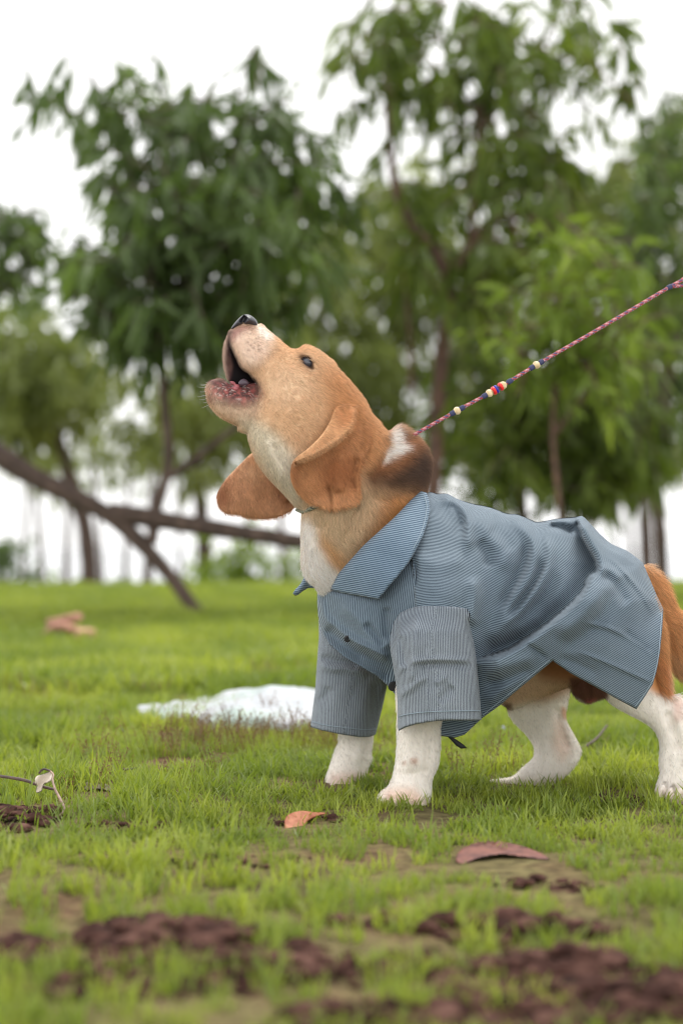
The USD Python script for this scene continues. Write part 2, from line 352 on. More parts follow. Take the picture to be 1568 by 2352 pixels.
lake_mat = mat('lake_look', {'g': ('geometry', {}), 'm': ('mapping', {'mapping_type': 'point', 'scale': (0.6, 2.0, 1)}), 'n': ('noise_texture', {'scale': 1.5, 'detail': 3}), 'bp': ('bump', {'strength': 0.05, 'distance': 0.05}),
    'p': ('principled_bsdf', {'base_color': (0.16, 0.18, 0.19), 'roughness': 0.12, 'ior': 1.33})}, [('g.position', 'm.vector'), ('m.vector', 'n.vector'), ('n.fac', 'bp.height'), ('bp.normal', 'p.normal')])
lk = np.array([[-1500, 28, -3.2], [1500, 28, -3.2], [1500, 3000, -3.2], [-1500, 3000, -3.2]], float)
obj('lake', (lk, np.array([[0, 1, 2], [0, 2, 3]])), lake_mat, None, False, label='pale still lake beyond the brow of the lawn', kind='structure')

soil_mat = mat('soil_look', {'g': ('geometry', {}), 'n': ('noise_texture', {'scale': 55, 'detail': 5}), 'r': ('rgb_ramp', {'ramp': [(0.3, (0.012, 0.006, 0.005)), (0.5, (0.056, 0.026, 0.020)), (0.75, (0.16, 0.085, 0.066))]}),
    'bp': ('bump', {'strength': 1.0, 'distance': 0.008}), 'p': ('principled_bsdf', {'roughness': 0.95, 'specular_ior_level': 0.1})}, [('g.position', 'n.vector'), ('n.fac', 'r.fac'), ('r.color', 'p.base_color'), ('n.fac', 'bp.height'), ('bp.normal', 'p.normal')])
ms = []
for n_, (cx, cy, a, b, h) in enumerate(SOIL):
    nx = 70; U, V = np.meshgrid(np.linspace(-1.25, 1.25, nx), np.linspace(-1.25, 1.25, nx), indexing='ij')
    x, y = cx + U * a, cy + V * b
    p3 = np.stack([x * 60, y * 60, x * 0 + n_], -1)
    e = np.clip(1.25 * (1 - np.hypot(U, V) * (0.75 + 0.5 * meshkit.fbm(p3 * 0.5, 3, 50))), -0.4, 1)
    z = gz(x, y) - 0.004 + np.where(e > 0, np.sqrt(np.maximum(e, 0)), e) * h * 0.6 * np.clip(-0.2 + 1.7 * meshkit.fbm(p3 * 0.6, 2, 60), 0, 1.2) + 0.008 * (meshkit.fbm(p3 * 1.5, 3, 61) - 0.5) * (e > 0)
    i, j = np.meshgrid(np.arange(nx - 1), np.arange(nx - 1), indexing='ij'); k = (i * nx + j).ravel(); q = np.stack([k, k + nx, k + nx + 1, k + 1], 1)
    keep = (e.ravel()[q] > -0.2).any(1); q = q[keep]
    ms.append((np.stack([x, y, z], -1).reshape(-1, 3), np.vstack([q[:, [0, 1, 2]], q[:, [0, 2, 3]]])))
    for _ in range(int(120 * a * b / 0.004)):                     # crumbs
        ang, rr = RNG.random() * 6.283, math.sqrt(RNG.random()) * 1.05
        x1, y1 = cx + a * rr * math.cos(ang), cy + b * rr * math.sin(ang); s = (0.0016 + 0.011 * RNG.random() ** 3.2) * (0.5 + 14 * h)
        c = trimesh.creation.icosphere(2 if RNG.random() < 0.3 else 1, 1.0); vv = np.array(c.vertices); vv *= (0.45 + 1.1 * meshkit.fbm(vv * 1.6 + RNG.random(3) * 50, 2, 3))[:, None]
        ms.append((vv * [s * RNG.uniform(0.8, 1.5), s, s * RNG.uniform(0.4, 0.75)] + [x1, y1, gz(x1, y1) + h * 0.40 * (1.1 - rr) + s * 0.15], np.array(c.faces)))
obj('soil', join(ms), soil_mat, None, True, label='dark reddish brown crumbly soil showing through the grass', kind='stuff')

# ------------------------------------------------------------------ grass
def blades(n, radius, hmin, hmax, wid, rng, bend=(0.3, 1.1)):
    """n bent, tapering blades round the origin as one mesh."""
    r, a = radius * np.sqrt(rng.random(n)), rng.random(n) * 2 * np.pi
    base = np.stack([r * np.cos(a), r * np.sin(a), np.full(n, -0.004)], 1)
    az = rng.random(n) * 2 * np.pi; L = rng.uniform(hmin, hmax, n); bd = rng.uniform(*bend, n); t0 = rng.uniform(0.0, 0.55, n)
    d = np.stack([np.cos(az), np.sin(az), np.zeros(n)], 1); s = np.stack([-np.sin(az), np.cos(az), np.zeros(n)], 1); w = wid * rng.uniform(0.6, 1.2, n)
    vs, p = [], base
    tws = rng.uniform(-0.8, 0.8, n)
    for i, (f, wf) in enumerate(((0, 0.7), (0.35, 1.0), (0.7, 0.75), (1.0, 0.04))):
        if i: th = t0 + bd * f ** 1.5; p = p + (d * np.sin(th)[:, None] + np.array([0, 0, 1]) * np.cos(th)[:, None]) * (L * (f - pf))[:, None]
        pf = f; ss = s * np.cos(tws * f)[:, None] + d * np.sin(tws * f)[:, None]
        vs += [p - ss * (w * wf / 2)[:, None], p + ss * (w * wf / 2)[:, None]]
    v = np.stack(vs, 1).reshape(-1, 3); f = np.array([[0, 1, 3], [0, 3, 2], [2, 3, 5], [2, 5, 4], [4, 5, 7], [4, 7, 6]])
    return v, (np.arange(n)[:, None, None] * 8 + f[None]).reshape(-1, 3)
def leafy(name, ramp, rough=0.45, trans=0.35, inst=0.5, tipcol=None, spec=0.35, var=None, amp=0.16):
    nodes = {'g': ('geometry', {}), 'o': ('object_info', {}), 'mf': ('mix_float', {'fac': inst}), 'r': ('rgb_ramp', {'ramp': ramp}),
             'p': ('principled_bsdf', {'roughness': rough, 'specular_ior_level': spec}), 't': ('translucent_bsdf', {}), 'mx': ('mix_closure', {'fac': trans}),
             'br': ('mix_color', {'blend_type': 'multiply', 'fac': 1.0, 'use_clamp_result': False, 'b': (1.3, 1.35, 0.8)}),
             'n': ('noise_texture', {'scale': var or 1.6, 'detail': 2}), 'nr': ('map_range', {'from_min': 0.3, 'from_max': 0.7, 'to_min': -amp, 'to_max': amp}), 'ad': ('math', {'math_type': 'add', 'use_clamp': True})}
    links = [('g.random_per_island', 'mf.a'), ('o.random', 'mf.b'), ('g.position', 'n.vector'), ('n.fac', 'nr.value'), ('mf.result', 'ad.value1'), ('nr.result', 'ad.value2'), ('ad.value', 'r.fac'), ('r.color', 'p.base_color'), ('r.color', 'br.a'), ('br.result', 't.color'), ('p.BSDF', 'mx.closure1'), ('t.BSDF', 'mx.closure2')]
    return mat(name, nodes, links, 'mx.closure')
grass_mat = leafy('grass_look', [(0.0, (0.16, 0.215, 0.035)), (0.3, (0.30, 0.345, 0.055)), (0.55, (0.42, 0.44, 0.085)), (0.68, (0.52, 0.49, 0.17)), (0.78, (0.54, 0.40, 0.23)), (1.0, (0.36, 0.17, 0.12))], trans=0.45, inst=0.25, var=2.6, amp=0.2)
def instancer(name, protos, m, pos, idx, scale, yaw, tilt=0.0, **kw):
    pi = UsdGeom.PointInstancer.Define(stage, '/World/' + name)
    paths = []
    for n_, (v, f) in enumerate(protos):
        r = usdkit.mesh(stage, f'/World/{name}/{kw.get("proto", "tuft")}_{n_:03d}' if n_ else f'/World/{name}/{kw.get("proto", "tuft")}', (v, f), m, smooth=True); paths.append(r.GetPath())
    pi.CreatePrototypesRel().SetTargets(paths)
    pi.CreatePositionsAttr(Vt.Vec3fArray.FromNumpy(pos.astype(np.float32))); pi.CreateProtoIndicesAttr(Vt.IntArray.FromNumpy(idx.astype(np.int32)))
    pi.CreateScalesAttr(Vt.Vec3fArray.FromNumpy(np.repeat(scale[:, None], 3, 1).astype(np.float32)))
    q = np.stack([np.cos(yaw / 2), np.zeros(len(yaw)), np.zeros(len(yaw)), np.sin(yaw / 2)], 1)
    pi.CreateOrientationsAttr(Vt.QuathArray([Gf.Quath(*map(float, x)) for x in q]))
    return tag(pi, kw.get('label'), None, None, 'stuff')
def scatter(y0, y1, density, margin, rng):
    """Points on the lawn, denser in number where it is nearer, inside a wedge wider than the view."""
    n = int(density(y0, y1) if callable(density) else density)
    y = np.sqrt(rng.uniform(y0 ** 2, y1 ** 2, n)); x = rng.uniform(-1, 1, n) * (0.21 * y * margin + 0.12)
    return x, y
rg = np.random.default_rng(11)
near_p = [blades(56, 0.028, 0.012, 0.038, 0.0022, rg) for _ in range(5)] + [blades(26, 0.02, 0.025, 0.052, 0.0027, rg, (0.2, 0.8)) for _ in range(2)] + [blades(60, 0.03, 0.010, 0.026, 0.0022, rg) for _ in range(2)]
x, y = scatter(0.72, 3.4, 5200, 1.5, rg)
sc = soil_cover(x, y); sc = np.maximum(sc, 0.5 * soil_cover(x, y + 0.03)); bare = np.clip((meshkit.fbm(np.stack([x * 9, y * 9, x * 0], -1), 3, 95) - 0.54) * 9, 0, 1) * 0.6; keep = rg.random(len(x)) > np.maximum(sc * 0.66, bare); x, y = x[keep], y[keep]
paws = np.array([P(px, py, d)[:2] for px, py, d in ((935, 1850, 1.885), (800, 1800, 2.06), (1240, 1800, 2.06), (1545, 1845, 1.91), (1180, 1800, 2.05))])
dp = np.min(np.hypot(x[:, None] - paws[None, :, 0], y[:, None] - paws[None, :, 1]), 1); LV = [(*P(px, py, d)[:2], w) for px, py, d, w in ((700, 1890, 1.745, 0.05), (1110, 1960, 1.565, 0.06), (1190, 1960, 1.565, 0.05), (290, 1790, 1.84, 0.03), (230, 1810, 2.0, 0.04), (100, 1880, 1.75, 0.05))]
hid = np.zeros(len(x), bool)
for lx, ly, w in LV: hid |= (np.abs(x - lx) < w * 0.75) & (y < ly + 0.012) & (y > ly - w * 1.3)
k = (dp > 0.026) & ~(hid & (rg.random(len(x)) < 0.85)); x, y, dp = x[k], y[k], dp[k]
s = rg.uniform(0.6, 1.15, len(x)) * (0.75 + 0.5 * meshkit.fbm(np.stack([x * 5, y * 5, x * 0], -1), 2, 90)) * (1 - 0.30 * np.clip((2.0 - y) / 0.4, 0, 1)) * (0.72 + 0.28 * np.clip((dp - 0.03) / 0.06, 0, 1))
idx = np.where(meshkit.fbm(np.stack([x * 4, y * 4, x * 0], -1), 2, 91) + rg.normal(0, 0.12, len(x)) > 0.62, rg.integers(5, 7, len(x)), np.where(rg.random(len(x)) < 0.3, rg.integers(7, 9, len(x)), rg.integers(0, 5, len(x))))
instancer('grass', near_p, grass_mat, np.stack([x, y, gz(x, y)], 1), idx, s, rg.random(len(x)) * 6.283, label='short bright green grass of the lawn around the dog')
far_p = [blades(150, 0.10, 0.02, 0.055, 0.005, rg) for _ in range(5)]
x, y = scatter(3.3, 13.5, 14000, 2.0, rg)
instancer('far_grass', far_p, grass_mat, np.stack([x, y, gz(x, y)], 1), rg.integers(0, 5, len(x)), rg.uniform(0.7, 1.3, len(x)) * (1 + 0.03 * y), rg.random(len(x)) * 6.283, label='green grass of the lawn farther back towards the trees')
# seed heads on fine stalks
def seed_head(rng):
    az = rng.random() * 6.283; L = rng.uniform(0.05, 0.085); d = np.array([math.cos(az), math.sin(az), 0])
    p = np.array([d * (0.30 * L * (f ** 1.6)) + np.array([0, 0, L * f]) for f in np.linspace(0, 1, 5)]); out = [tube_mesh(p, [0.0005, 0.0003], 3, False)]
    for f in np.linspace(0.62, 1, 6):
        c = d * (0.30 * L * f ** 1.6) + np.array([0, 0, L * f]) + rng.normal(0, 0.0016, 3); o = rng.normal(0, 1, 3) * 0.6 + [0, 0, 1]; o /= np.linalg.norm(o)
        out.append(tube_mesh(np.array([c, c + o * 0.0022, c + o * 0.0045]), [0.0003, 0.0010, 0.0002], 4, False))
    return join(out)
seed_mat = leafy('seed_look', [(0, (0.16, 0.07, 0.04)), (0.5, (0.26, 0.17, 0.07)), (1, (0.20, 0.22, 0.05))], trans=0.2)
heads = [join([(v + np.r_[rg.normal(0, 0.014, 2), 0], f) for v, f in [seed_head(rg) for _ in range(5)]]) for _ in range(5)]
x, y = scatter(1.7, 3.6, 420, 1.4, rg)
pr = meshkit.fbm(np.stack([x * 2.2, y * 2.2, x * 0], -1), 2, 33); k = (pr > 0.60) | ((y > 2.2) & (y < 2.7) & (x < 0.02) & (x > -.25)); x, y = x[k], y[k]
xe = rg.uniform(-0.27, 0.02, 80); ye = rg.uniform(2.28, 2.55, 80); x, y = np.r_[x, xe], np.r_[y, ye]
k = np.min(np.hypot(x[:, None] - paws[None, :, 0], y[:, None] - paws[None, :, 1]), 1) > 0.05; x, y = x[k], y[k]
instancer('seed_heads', heads, seed_mat, np.stack([x, y, gz(x, y)], 1), rg.integers(0, 5, len(x)), rg.uniform(0.45, 0.8, len(x)), rg.random(len(x)) * 6.283, label='fine brown grass seed heads standing above the lawn')
# ------------------------------------------------------------------ trees
bark_mat = mat('bark_look', {'g': ('geometry', {}), 'm': ('mapping', {'mapping_type': 'point', 'scale': (30, 30, 7)}), 'n': ('noise_texture', {'scale': 1.0, 'detail': 5}), 'r': ('rgb_ramp', {'ramp': [(0.3, (0.030, 0.019, 0.014)), (0.6, (0.085, 0.055, 0.042)), (0.8, (0.15, 0.105, 0.085))]}),
    'bp': ('bump', {'strength': 0.7, 'distance': 0.01}), 'p': ('principled_bsdf', {'roughness': 0.9})}, [('g.position', 'm.vector'), ('m.vector', 'n.vector'), ('n.fac', 'r.fac'), ('r.color', 'p.base_color'), ('n.fac', 'bp.height'), ('bp.normal', 'p.normal')])
bark_red = mat('bark_red_look', {'g': ('geometry', {}), 'n': ('noise_texture', {'scale': 25, 'detail': 4}), 'r': ('rgb_ramp', {'ramp': [(0.3, (0.05, 0.026, 0.018)), (0.7, (0.14, 0.075, 0.05))]}),
    'p': ('principled_bsdf', {'roughness': 0.85})}, [('g.position', 'n.vector'), ('n.fac', 'r.fac'), ('r.color', 'p.base_color')])
DARK = [(0.0, (0.035, 0.055, 0.014)), (0.35, (0.085, 0.125, 0.028)), (0.7, (0.20, 0.245, 0.065)), (0.88, (0.33, 0.35, 0.13)), (0.93, (0.55, 0.40, 0.06)), (1.0, (0.50, 0.24, 0.09))]
leaf_dark = leafy('leaf_dark', [(q_, tuple(1.85 * c_ for c_ in col_)) for q_, col_ in DARK], 0.42, 0.4, 0.0, spec=0.4, var=2.2, amp=0.28)
leaf_mid = leafy('leaf_mid', [(0.0, (0.08, 0.115, 0.018)), (0.4, (0.21, 0.265, 0.042)), (0.9, (0.44, 0.46, 0.11)), (0.95, (0.55, 0.36, 0.05)), (1.0, (0.60, 0.26, 0.05))], 0.45, 0.42, 0.0, spec=0.28, var=2.2, amp=0.26)
leaf_light = leafy('leaf_light', [(0.0, (0.14, 0.20, 0.03)), (0.5, (0.31, 0.38, 0.065)), (0.95, (0.50, 0.54, 0.16)), (1.0, (0.5, 0.36, 0.10))], 0.45, 0.46, 0.0, spec=0.28, var=3.0, amp=0.25)
leaf_far = leafy('leaf_far', [(0.0, (0.14, 0.17, 0.045)), (0.5, (0.30, 0.33, 0.10)), (1.0, (0.34, 0.37, 0.14))], 0.6, 0.45, 0.0, var=1.0, amp=0.3)
def leaf_mesh(cen, tip, L, W, rng, curl=0.35):
    """Sickle-shaped drooping leaves: cen (n,3) where each hangs, tip (n,3) which way it points."""
    n = len(cen); side = np.cross(tip, rng.normal(0, 1, (n, 3))); side /= np.linalg.norm(side, axis=1, keepdims=True) + 1e-9
    nrm = np.cross(tip, side); vs = []; cv = rng.uniform(-curl, curl, n)
    for f, w in ((0, 0.12), (0.22, 0.75), (0.5, 1.0), (0.78, 0.6), (1.0, 0.03)):
        p = cen + tip * (L * f)[:, None] + side * (L * cv * f * f)[:, None] + np.array([0, 0, -1.0]) * (L * 0.35 * f * f)[:, None] + nrm * (L * 0.10 * np.sin(f * 3.1))[:, None]
        vs += [p - side * (W * w / 2)[:, None], p + side * (W * w / 2)[:, None] + nrm * (W * w * 0.18)[:, None]]
    v = np.stack(vs, 1).reshape(-1, 3)
    f = np.array([t for k in range(0, 8, 2) for t in ((k, k + 1, k + 3), (k, k + 3, k + 2))])
    return v, (np.arange(n)[:, None, None] * 10 + f[None]).reshape(-1, 3)
def foliage(clumps, depth, spread, rng, L=(0.09, 0.16), W=(0.019, 0.031), droop=0.6, twig=True, k=0.85):
    """Leaves on twigs. clumps: (px, py, rx, ry, leaves) in the photograph; depth in metres, spread its half thickness."""
    vs, tw = [], []
    for c in clumps:
        px, py, rx, ry, n = c[:5]; dy = c[5] if len(c) > 5 else 0.0
        n = int(n * k * (0.62 if py < 330 and depth < 7.5 else 0.85 if py < 480 and depth < 7.5 else 1.0)); ns = max(1, n // 9)
        u = rng.normal(0, 1, (ns, 3)); u /= np.linalg.norm(u, axis=1, keepdims=True); u *= rng.random((ns, 1)) ** 0.42
        q = P(px + u[:, 0] * rx, py + u[:, 1] * ry, depth + dy + u[:, 2] * spread)
        out = u * [1, 1, 1]; dirs = np.stack([out[:, 0], out[:, 2], -out[:, 1] * 0.5], 1) + rng.normal(0, 0.5, (ns, 3)) - [0, 0, droop * 0.35]
        dirs /= np.linalg.norm(dirs, axis=1, keepdims=True)
        tl = rng.uniform(0.12, 0.34, ns)
        if twig:
            for a, d, l in zip(q, dirs, tl): tw.append(tube_mesh(np.array([a - d * l * 0.5, a, a + d * l * 0.5]), [0.006, 0.003], 3, False))
        m = 9; t = rng.uniform(-0.5, 0.5, (ns, m))
        cen = (q[:, None] + dirs[:, None] * (t * tl[:, None])[..., None]).reshape(-1, 3)
        tip = dirs[:, None] * 0.6 + rng.normal(0, 0.55, (ns, m, 3)) - np.array([0, 0, droop]); tip = tip.reshape(-1, 3); tip /= np.linalg.norm(tip, axis=1, keepdims=True)
        vs.append(leaf_mesh(cen, tip, rng.uniform(*L, len(cen)), rng.uniform(*W, len(cen)), rng))
    return join(vs), (join(tw) if tw else None)
def limb(pts, r0, r1, depth, seed=0, sides=9):
    p = np.array([(x, y) for x, y, *_ in pts], float); d = np.array([q[2] if len(q) > 2 else 0.0 for q in pts])
    s = spline(np.c_[p, d * 300], 12, False)
    return tube_mesh(P(s[:, 0], s[:, 1], depth + s[:, 2] / 300), [r0, r1], sides, True, 0.14, seed)
def tree(name, label, depth, trunk, branches, clumps, m, spread, seed, bark=None, base=None, group=None, **kw):
    rng = np.random.default_rng(seed)
    b = P(*trunk[0][0][:2], depth); t = thing(name, label, 'tree', group, (b[0], b[1], float(gz(b[0], b[1]))))
    obj('trunk', limb(trunk[0], trunk[1], trunk[2], depth, seed), bark or bark_mat, t)
    for i, (pts, r0, r1) in enumerate(branches): obj('branch', limb(pts, r0, r1, depth, seed + i + 1, 7), bark or bark_mat, t)
    fo, tw = foliage(clumps, depth, spread, rng, **kw)
    obj('crown', fo, m, t, False, kind='stuff')
    if tw is not None: obj('twigs', tw, bark or bark_mat, t, True, kind='stuff')
    return t
tree('leaning_tree', 'dark leafy tree whose thick trunk leans across the left of the lawn', 6.6,
     ([(490, 1442), (440, 1390), (380, 1310), (300, 1225), (240, 1178), (160, 1135), (60, 1085), (-40, 1020), (-160, 950)], 0.024, 0.052),
     [([(250, 1178), (330, 1188), (480, 1212), (610, 1232), (700, 1245), (900, 1262), (1000, 1240)], 0.042, 0.026), ([(350, 1250), (362, 1165), (378, 1110), (388, 1040), (380, 950), (374, 860), (371, 770), (345, 620), (318, 480), (300, 360)], 0.022, 0.016),
      ([(385, 1095), (440, 1060), (490, 1020), (560, 965)], 0.018, 0.012), ([(371, 770), (420, 650), (480, 520), (520, 400), (560, 280)], 0.014, 0.006), ([(330, 520), (250, 420), (200, 300), (110, 220)], 0.01, 0.004), ([(420, 650), (540, 600), (640, 540), (720, 470)], 0.012, 0.005)],
     [(85, 250, 42, 62, 60), (120, 210, 60, 40, 50), (225, 230, 62, 80, 130), (300, 180, 60, 45, 80), (345, 240, 105, 85, 260), (470, 220, 80, 65, 150), (590, 190, 60, 60, 95), (620, 260, 55, 70, 100), (430, 320, 150, 90, 380), (590, 340, 110, 90, 250), (560, 420, 170, 100, 430), (690, 400, 95, 110, 200), (340, 430, 95, 120, 320),
      (420, 520, 160, 110, 480), (600, 560, 170, 110, 430), (300, 600, 130, 110, 360), (190, 640, 80, 75, 160), (420, 680, 190, 110, 560), (590, 680, 120, 90, 200), (260, 740, 110, 70, 180), (430, 760, 130, 80, 190), (740, 480, 60, 90, 110), (520, 470, 110, 60, 200)],
     leaf_dark, 0.55, 101, k=0.60, L=(0.10, 0.18), W=(0.024, 0.038))
tree('forked_tree', 'tall drooping leafy tree with a slender brown forked trunk behind the dog', 7.2,
     ([(985, 1420), (985, 1250), (1000, 1050), (1008, 900), (1020, 760), (1036, 655)], 0.036, 0.030),
     [([(1036, 655), (1000, 580), (955, 525), (915, 455), (898, 360), (890, 240), (880, 120)], 0.026, 0.012), ([(1036, 655), (1075, 570), (1110, 525), (1160, 500), (1230, 505), (1300, 560), (1345, 610)], 0.022, 0.012), ([(1175, 505), (1190, 560), (1225, 610), (1238, 690), (1228, 800)], 0.016, 0.010), ([(1085, 555), (1088, 440), (1100, 280), (1110, 80)], 0.02, 0.008),
      ([(945, 900), (940, 760), (925, 600)], .012, .008), ([(1098, 300), (1200, 200), (1330, 120)], .01, .004), ([(1100, 260), (1000, 170), (900, 80)], .01, .004)],
     [(790, 180, 38, 85, 70), (830, 120, 60, 90, 110), (880, 60, 80, 70, 150), (870, 190, 60, 60, 110), (980, 90, 110, 85, 240), (1110, 70, 120, 80, 240), (1240, 90, 120, 85, 230), (1370, 80, 90, 70, 120), (1440, 130, 50, 60, 55), (960, 190, 90, 70, 150), (1060, 180, 90, 70, 140), (1180, 180, 120, 90, 260), (1310, 190, 90, 90, 180), (1400, 190, 70, 70, 80),
      (1230, 300, 105, 100, 270), (1100, 300, 70, 80, 130), (1020, 260, 60, 60, 70), (1190, 420, 120, 100, 330), (1060, 430, 70, 80, 130), (1290, 420, 80, 100, 170), (930, 440, 70, 80, 110), (1150, 560, 130, 80, 280), (960, 580, 90, 110, 180), (1080, 680, 110, 80, 170), (900, 340, 50, 60, 50), (1000, 30, 200, 40, 200), (1300, 20, 150, 40, 140)],
     leaf_mid, 0.6, 102, bark_red, k=0.62, L=(0.10, 0.18), W=(0.024, 0.040))
tree('bright_sapling', 'bright green bushy sapling with pale new leaves to the right of the leash', 5.6,
     ([(1290, 1455), (1292, 1250), (1270, 1000), (1285, 800), (1300, 640)], 0.011, 0.007),
     [([(1270, 1000), (1380, 850), (1440, 700)], .01, .005), ([(1280, 900), (1180, 800), (1130, 760)], .01, .005)],
     [(1290, 560, 100, 50, 110), (1400, 590, 70, 50, 70), (1300, 700, 100, 80, 210), (1390, 740, 100, 90, 190), (1220, 800, 90, 80, 140), (1340, 830, 140, 80, 240)],
     leaf_light, 0.35, 103, bark_red, L=(0.08, 0.13), W=(0.015, 0.024), droop=0.35)
tree('shaded_tree', 'darker drooping tree low behind the striped shirt on the right', 7.6,
     ([(1215, 1400), (1205, 1250), (1190, 1050), (1180, 900)], 0.03, 0.02), [([(1190, 1050), (1300, 950), (1400, 880)], .015, .008)],
     [(1200, 900, 150, 90, 320), (1330, 930, 150, 90, 320), (1420, 850, 110, 120, 260), (1130, 980, 90, 80, 150), (1250, 1030, 140, 75, 240), (1380, 1020, 120, 70, 190), (1180, 1090, 90, 50, 90), (1290, 1100, 80, 40, 70), (1420, 950, 110, 110, 200), (1060, 900, 90, 100, 120), (1110, 800, 110, 100, 200), (1470, 700, 80, 110, 160), (1100, 1115, 90, 35, 80), (1250, 1125, 120, 32, 110), (1400, 1085, 100, 50, 150), (1470, 1000, 80, 90, 170), (1040, 1030, 70, 60, 100), (1340, 1110, 70, 40, 80)],
     leaf_mid, 0.5, 104)
tree('edge_tree', 'dark trunked tree at the right edge of the picture', 8.6,
     ([(1522, 1385), (1518, 1250), (1508, 1100), (1520, 950), (1550, 780), (1590, 600)], 0.036, 0.028), [([(1520, 950), (1470, 800), (1440, 650)], .02, .01), ([(1550, 780), (1610, 640), (1680, 500)], .03, .015)],
     [(1500, 480, 90, 110, 260), (1560, 380, 90, 100, 180), (1470, 570, 90, 80, 190), (1560, 620, 110, 120, 300), (1590, 800, 110, 120, 280), (1560, 960, 90, 100, 200), (1480, 330, 70, 70, 110), (1650, 450, 100, 200, 250), (1540, 260, 50, 60, 60)],
     leaf_dark, 0.6, 105)
tree('left_edge_tree', 'dark green leafy bough of a tree at the left edge', 8.0,
     ([(-150, 1395), (-140, 1100), (-110, 800), (-60, 600), (0, 520)], 0.05, 0.015), [([(-110, 800), (-20, 700), (40, 640)], .02, .008)],
     [(20, 500, 75, 55, 130), (45, 560, 70, 60, 140), (5, 620, 55, 50, 90), (-60, 560, 90, 110, 200), (-40, 680, 70, 60, 60)], leaf_dark, 0.4, 106)
FAR = [  # far trees by the water: label, depth, trunk, clumps
    ('hazy feathery tree beyond the leaning trunk on the far left', 15, [(203, 1395), (204, 1300), (190, 1190), (150, 1070), (120, 950), (100, 800)], [(90, 850, 130, 120, 900), (40, 960, 110, 70, 400), (160, 930, 110, 80, 420), (60, 760, 100, 90, 450), (190, 790, 80, 80, 260), (250, 880, 70, 60, 160), (10, 850, 80, 80, 300)]),
    ('hazy grey green tree behind the hanging leaves above the leaning trunk', 16, [(470, 1390), (468, 1250), (455, 1100), (440, 950)], [(480, 900, 150, 120, 760), (560, 960, 130, 90, 480), (400, 960, 100, 110, 400), (600, 800, 140, 110, 620), (300, 1000, 60, 60, 110), (470, 1090, 60, 60, 120)]),
    ('pale feathery tree rising behind the howling head', 17, [(755, 1390), (750, 1200), (742, 1000), (735, 800)], [(730, 680, 120, 120, 700), (780, 800, 140, 120, 800), (690, 900, 140, 130, 700), (830, 920, 110, 130, 600), (720, 560, 80, 80, 260), (800, 640, 80, 80, 300), (640, 640, 80, 80, 260)]),
    ('light green tree behind the slender forked trunk', 18, [(900, 1390), (905, 1200), (910, 900), (915, 650)], [(900, 470, 90, 90, 420), (970, 600, 140, 130, 800), (880, 640, 110, 120, 560), (1080, 650, 150, 130, 800), (920, 800, 140, 120, 760), (1060, 820, 140, 120, 700), (1000, 420, 90, 90, 300), (980, 960, 120, 90, 400), (800, 560, 80, 70, 260), (860, 980, 90, 60, 220)]),
    ('tall hazy tree at the upper right behind the drooping crown', 19, [(1490, 1390), (1480, 1150), (1475, 800), (1480, 500)], [(1480, 380, 110, 110, 600), (1540, 300, 80, 80, 260), (1380, 470, 130, 110, 700), (1500, 560, 130, 130, 760), (1330, 620, 150, 120, 760), (1420, 750, 150, 130, 760), (1560, 740, 110, 140, 500), (1250, 480, 120, 100, 420), (1180, 700, 120, 110, 420), (1400, 520, 110, 90, 420), (1450, 420, 70, 60, 200), (1330, 540, 90, 80, 300)]),
    ('dim green tree low between the sapling and the edge trunk', 17, [(1345, 1390), (1340, 1200), (1350, 1000), (1360, 850)], [(1350, 930, 140, 110, 620), (1250, 960, 130, 110, 560), (1450, 940, 110, 110, 450), (1130, 950, 120, 110, 450), (1560, 1030, 60, 90, 200), (1280, 1060, 90, 60, 240), (1160, 1040, 90, 50, 200), (1400, 1050, 70, 70, 220), (1080, 1000, 80, 60, 220)])]
for n_, (lab, d, tr, cl) in enumerate(FAR):
    tree('far_tree', lab, d, (tr, 0.09, 0.05), [], cl, leaf_far, 1.1, 200 + n_, L=(0.16, 0.26), W=(0.035, 0.055), twig=False, k=0.75)
thin = [(52, 12, 960, 20, 'slender far trunk just right of the dark bush at the left edge'), (100, -20, 1000, 23, 'slender far trunk leaning left under the leaning trunk, left of the far feathery tree'), (150, 8, 1040, 25, 'faint upright far trunk close left of the far feathery tree'),
        (238, -22, 990, 21, 'slender far trunk close right of the far feathery tree, leaning left'), (285, 10, 1010, 25, 'faint far trunk under the thickest part of the leaning trunk'), (335, 18, 970, 20, 'slender far trunk standing behind the fork of the leaning trunk'),
        (415, -8, 1000, 24, 'faint far trunk behind the foot of the leaning trunk'), (560, 14, 1000, 22, 'slender far trunk behind the light green weeds below the far ear'), (655, -16, 980, 24, 'slender far trunk beside the white chest of the dog, below the fallen branch'),
        (1085, 10, 990, 22, 'slender far trunk rising behind the dog just right of its nape'), (1172, -22, 980, 23, 'slender far trunk leaning left above the shoulder of the shirt'), (1300, -10, 1020, 24, 'faint far trunk above the hump of the shirt'),
        (1410, 14, 1000, 21, 'slender far trunk above the rear of the shirt'), (1455, -18, 980, 23, 'slender far trunk between the rear of the shirt and the dark edge trunk')]
for n_, (x0, lean, top, d, lab) in enumerate(thin):
    tree('slender_tree', lab, d, ([(x0, 1400), (x0 + lean * 0.4, 1250), (x0 + lean, 1100), (x0 + lean * 1.6, top)], 0.035 + 0.02 * (n_ % 3), 0.022), [],
         [(x0 + lean * 1.3, top + 30, 55, 60, 150), (x0 + lean + 30, top + 90, 45, 40, 70), (x0 + lean - 34, top + 70, 40, 40, 60)], leaf_far, 0.6, 400 + n_, group='slender far trees by the water', L=(0.14, 0.22), W=(0.03, 0.05), twig=False, k=0.7)
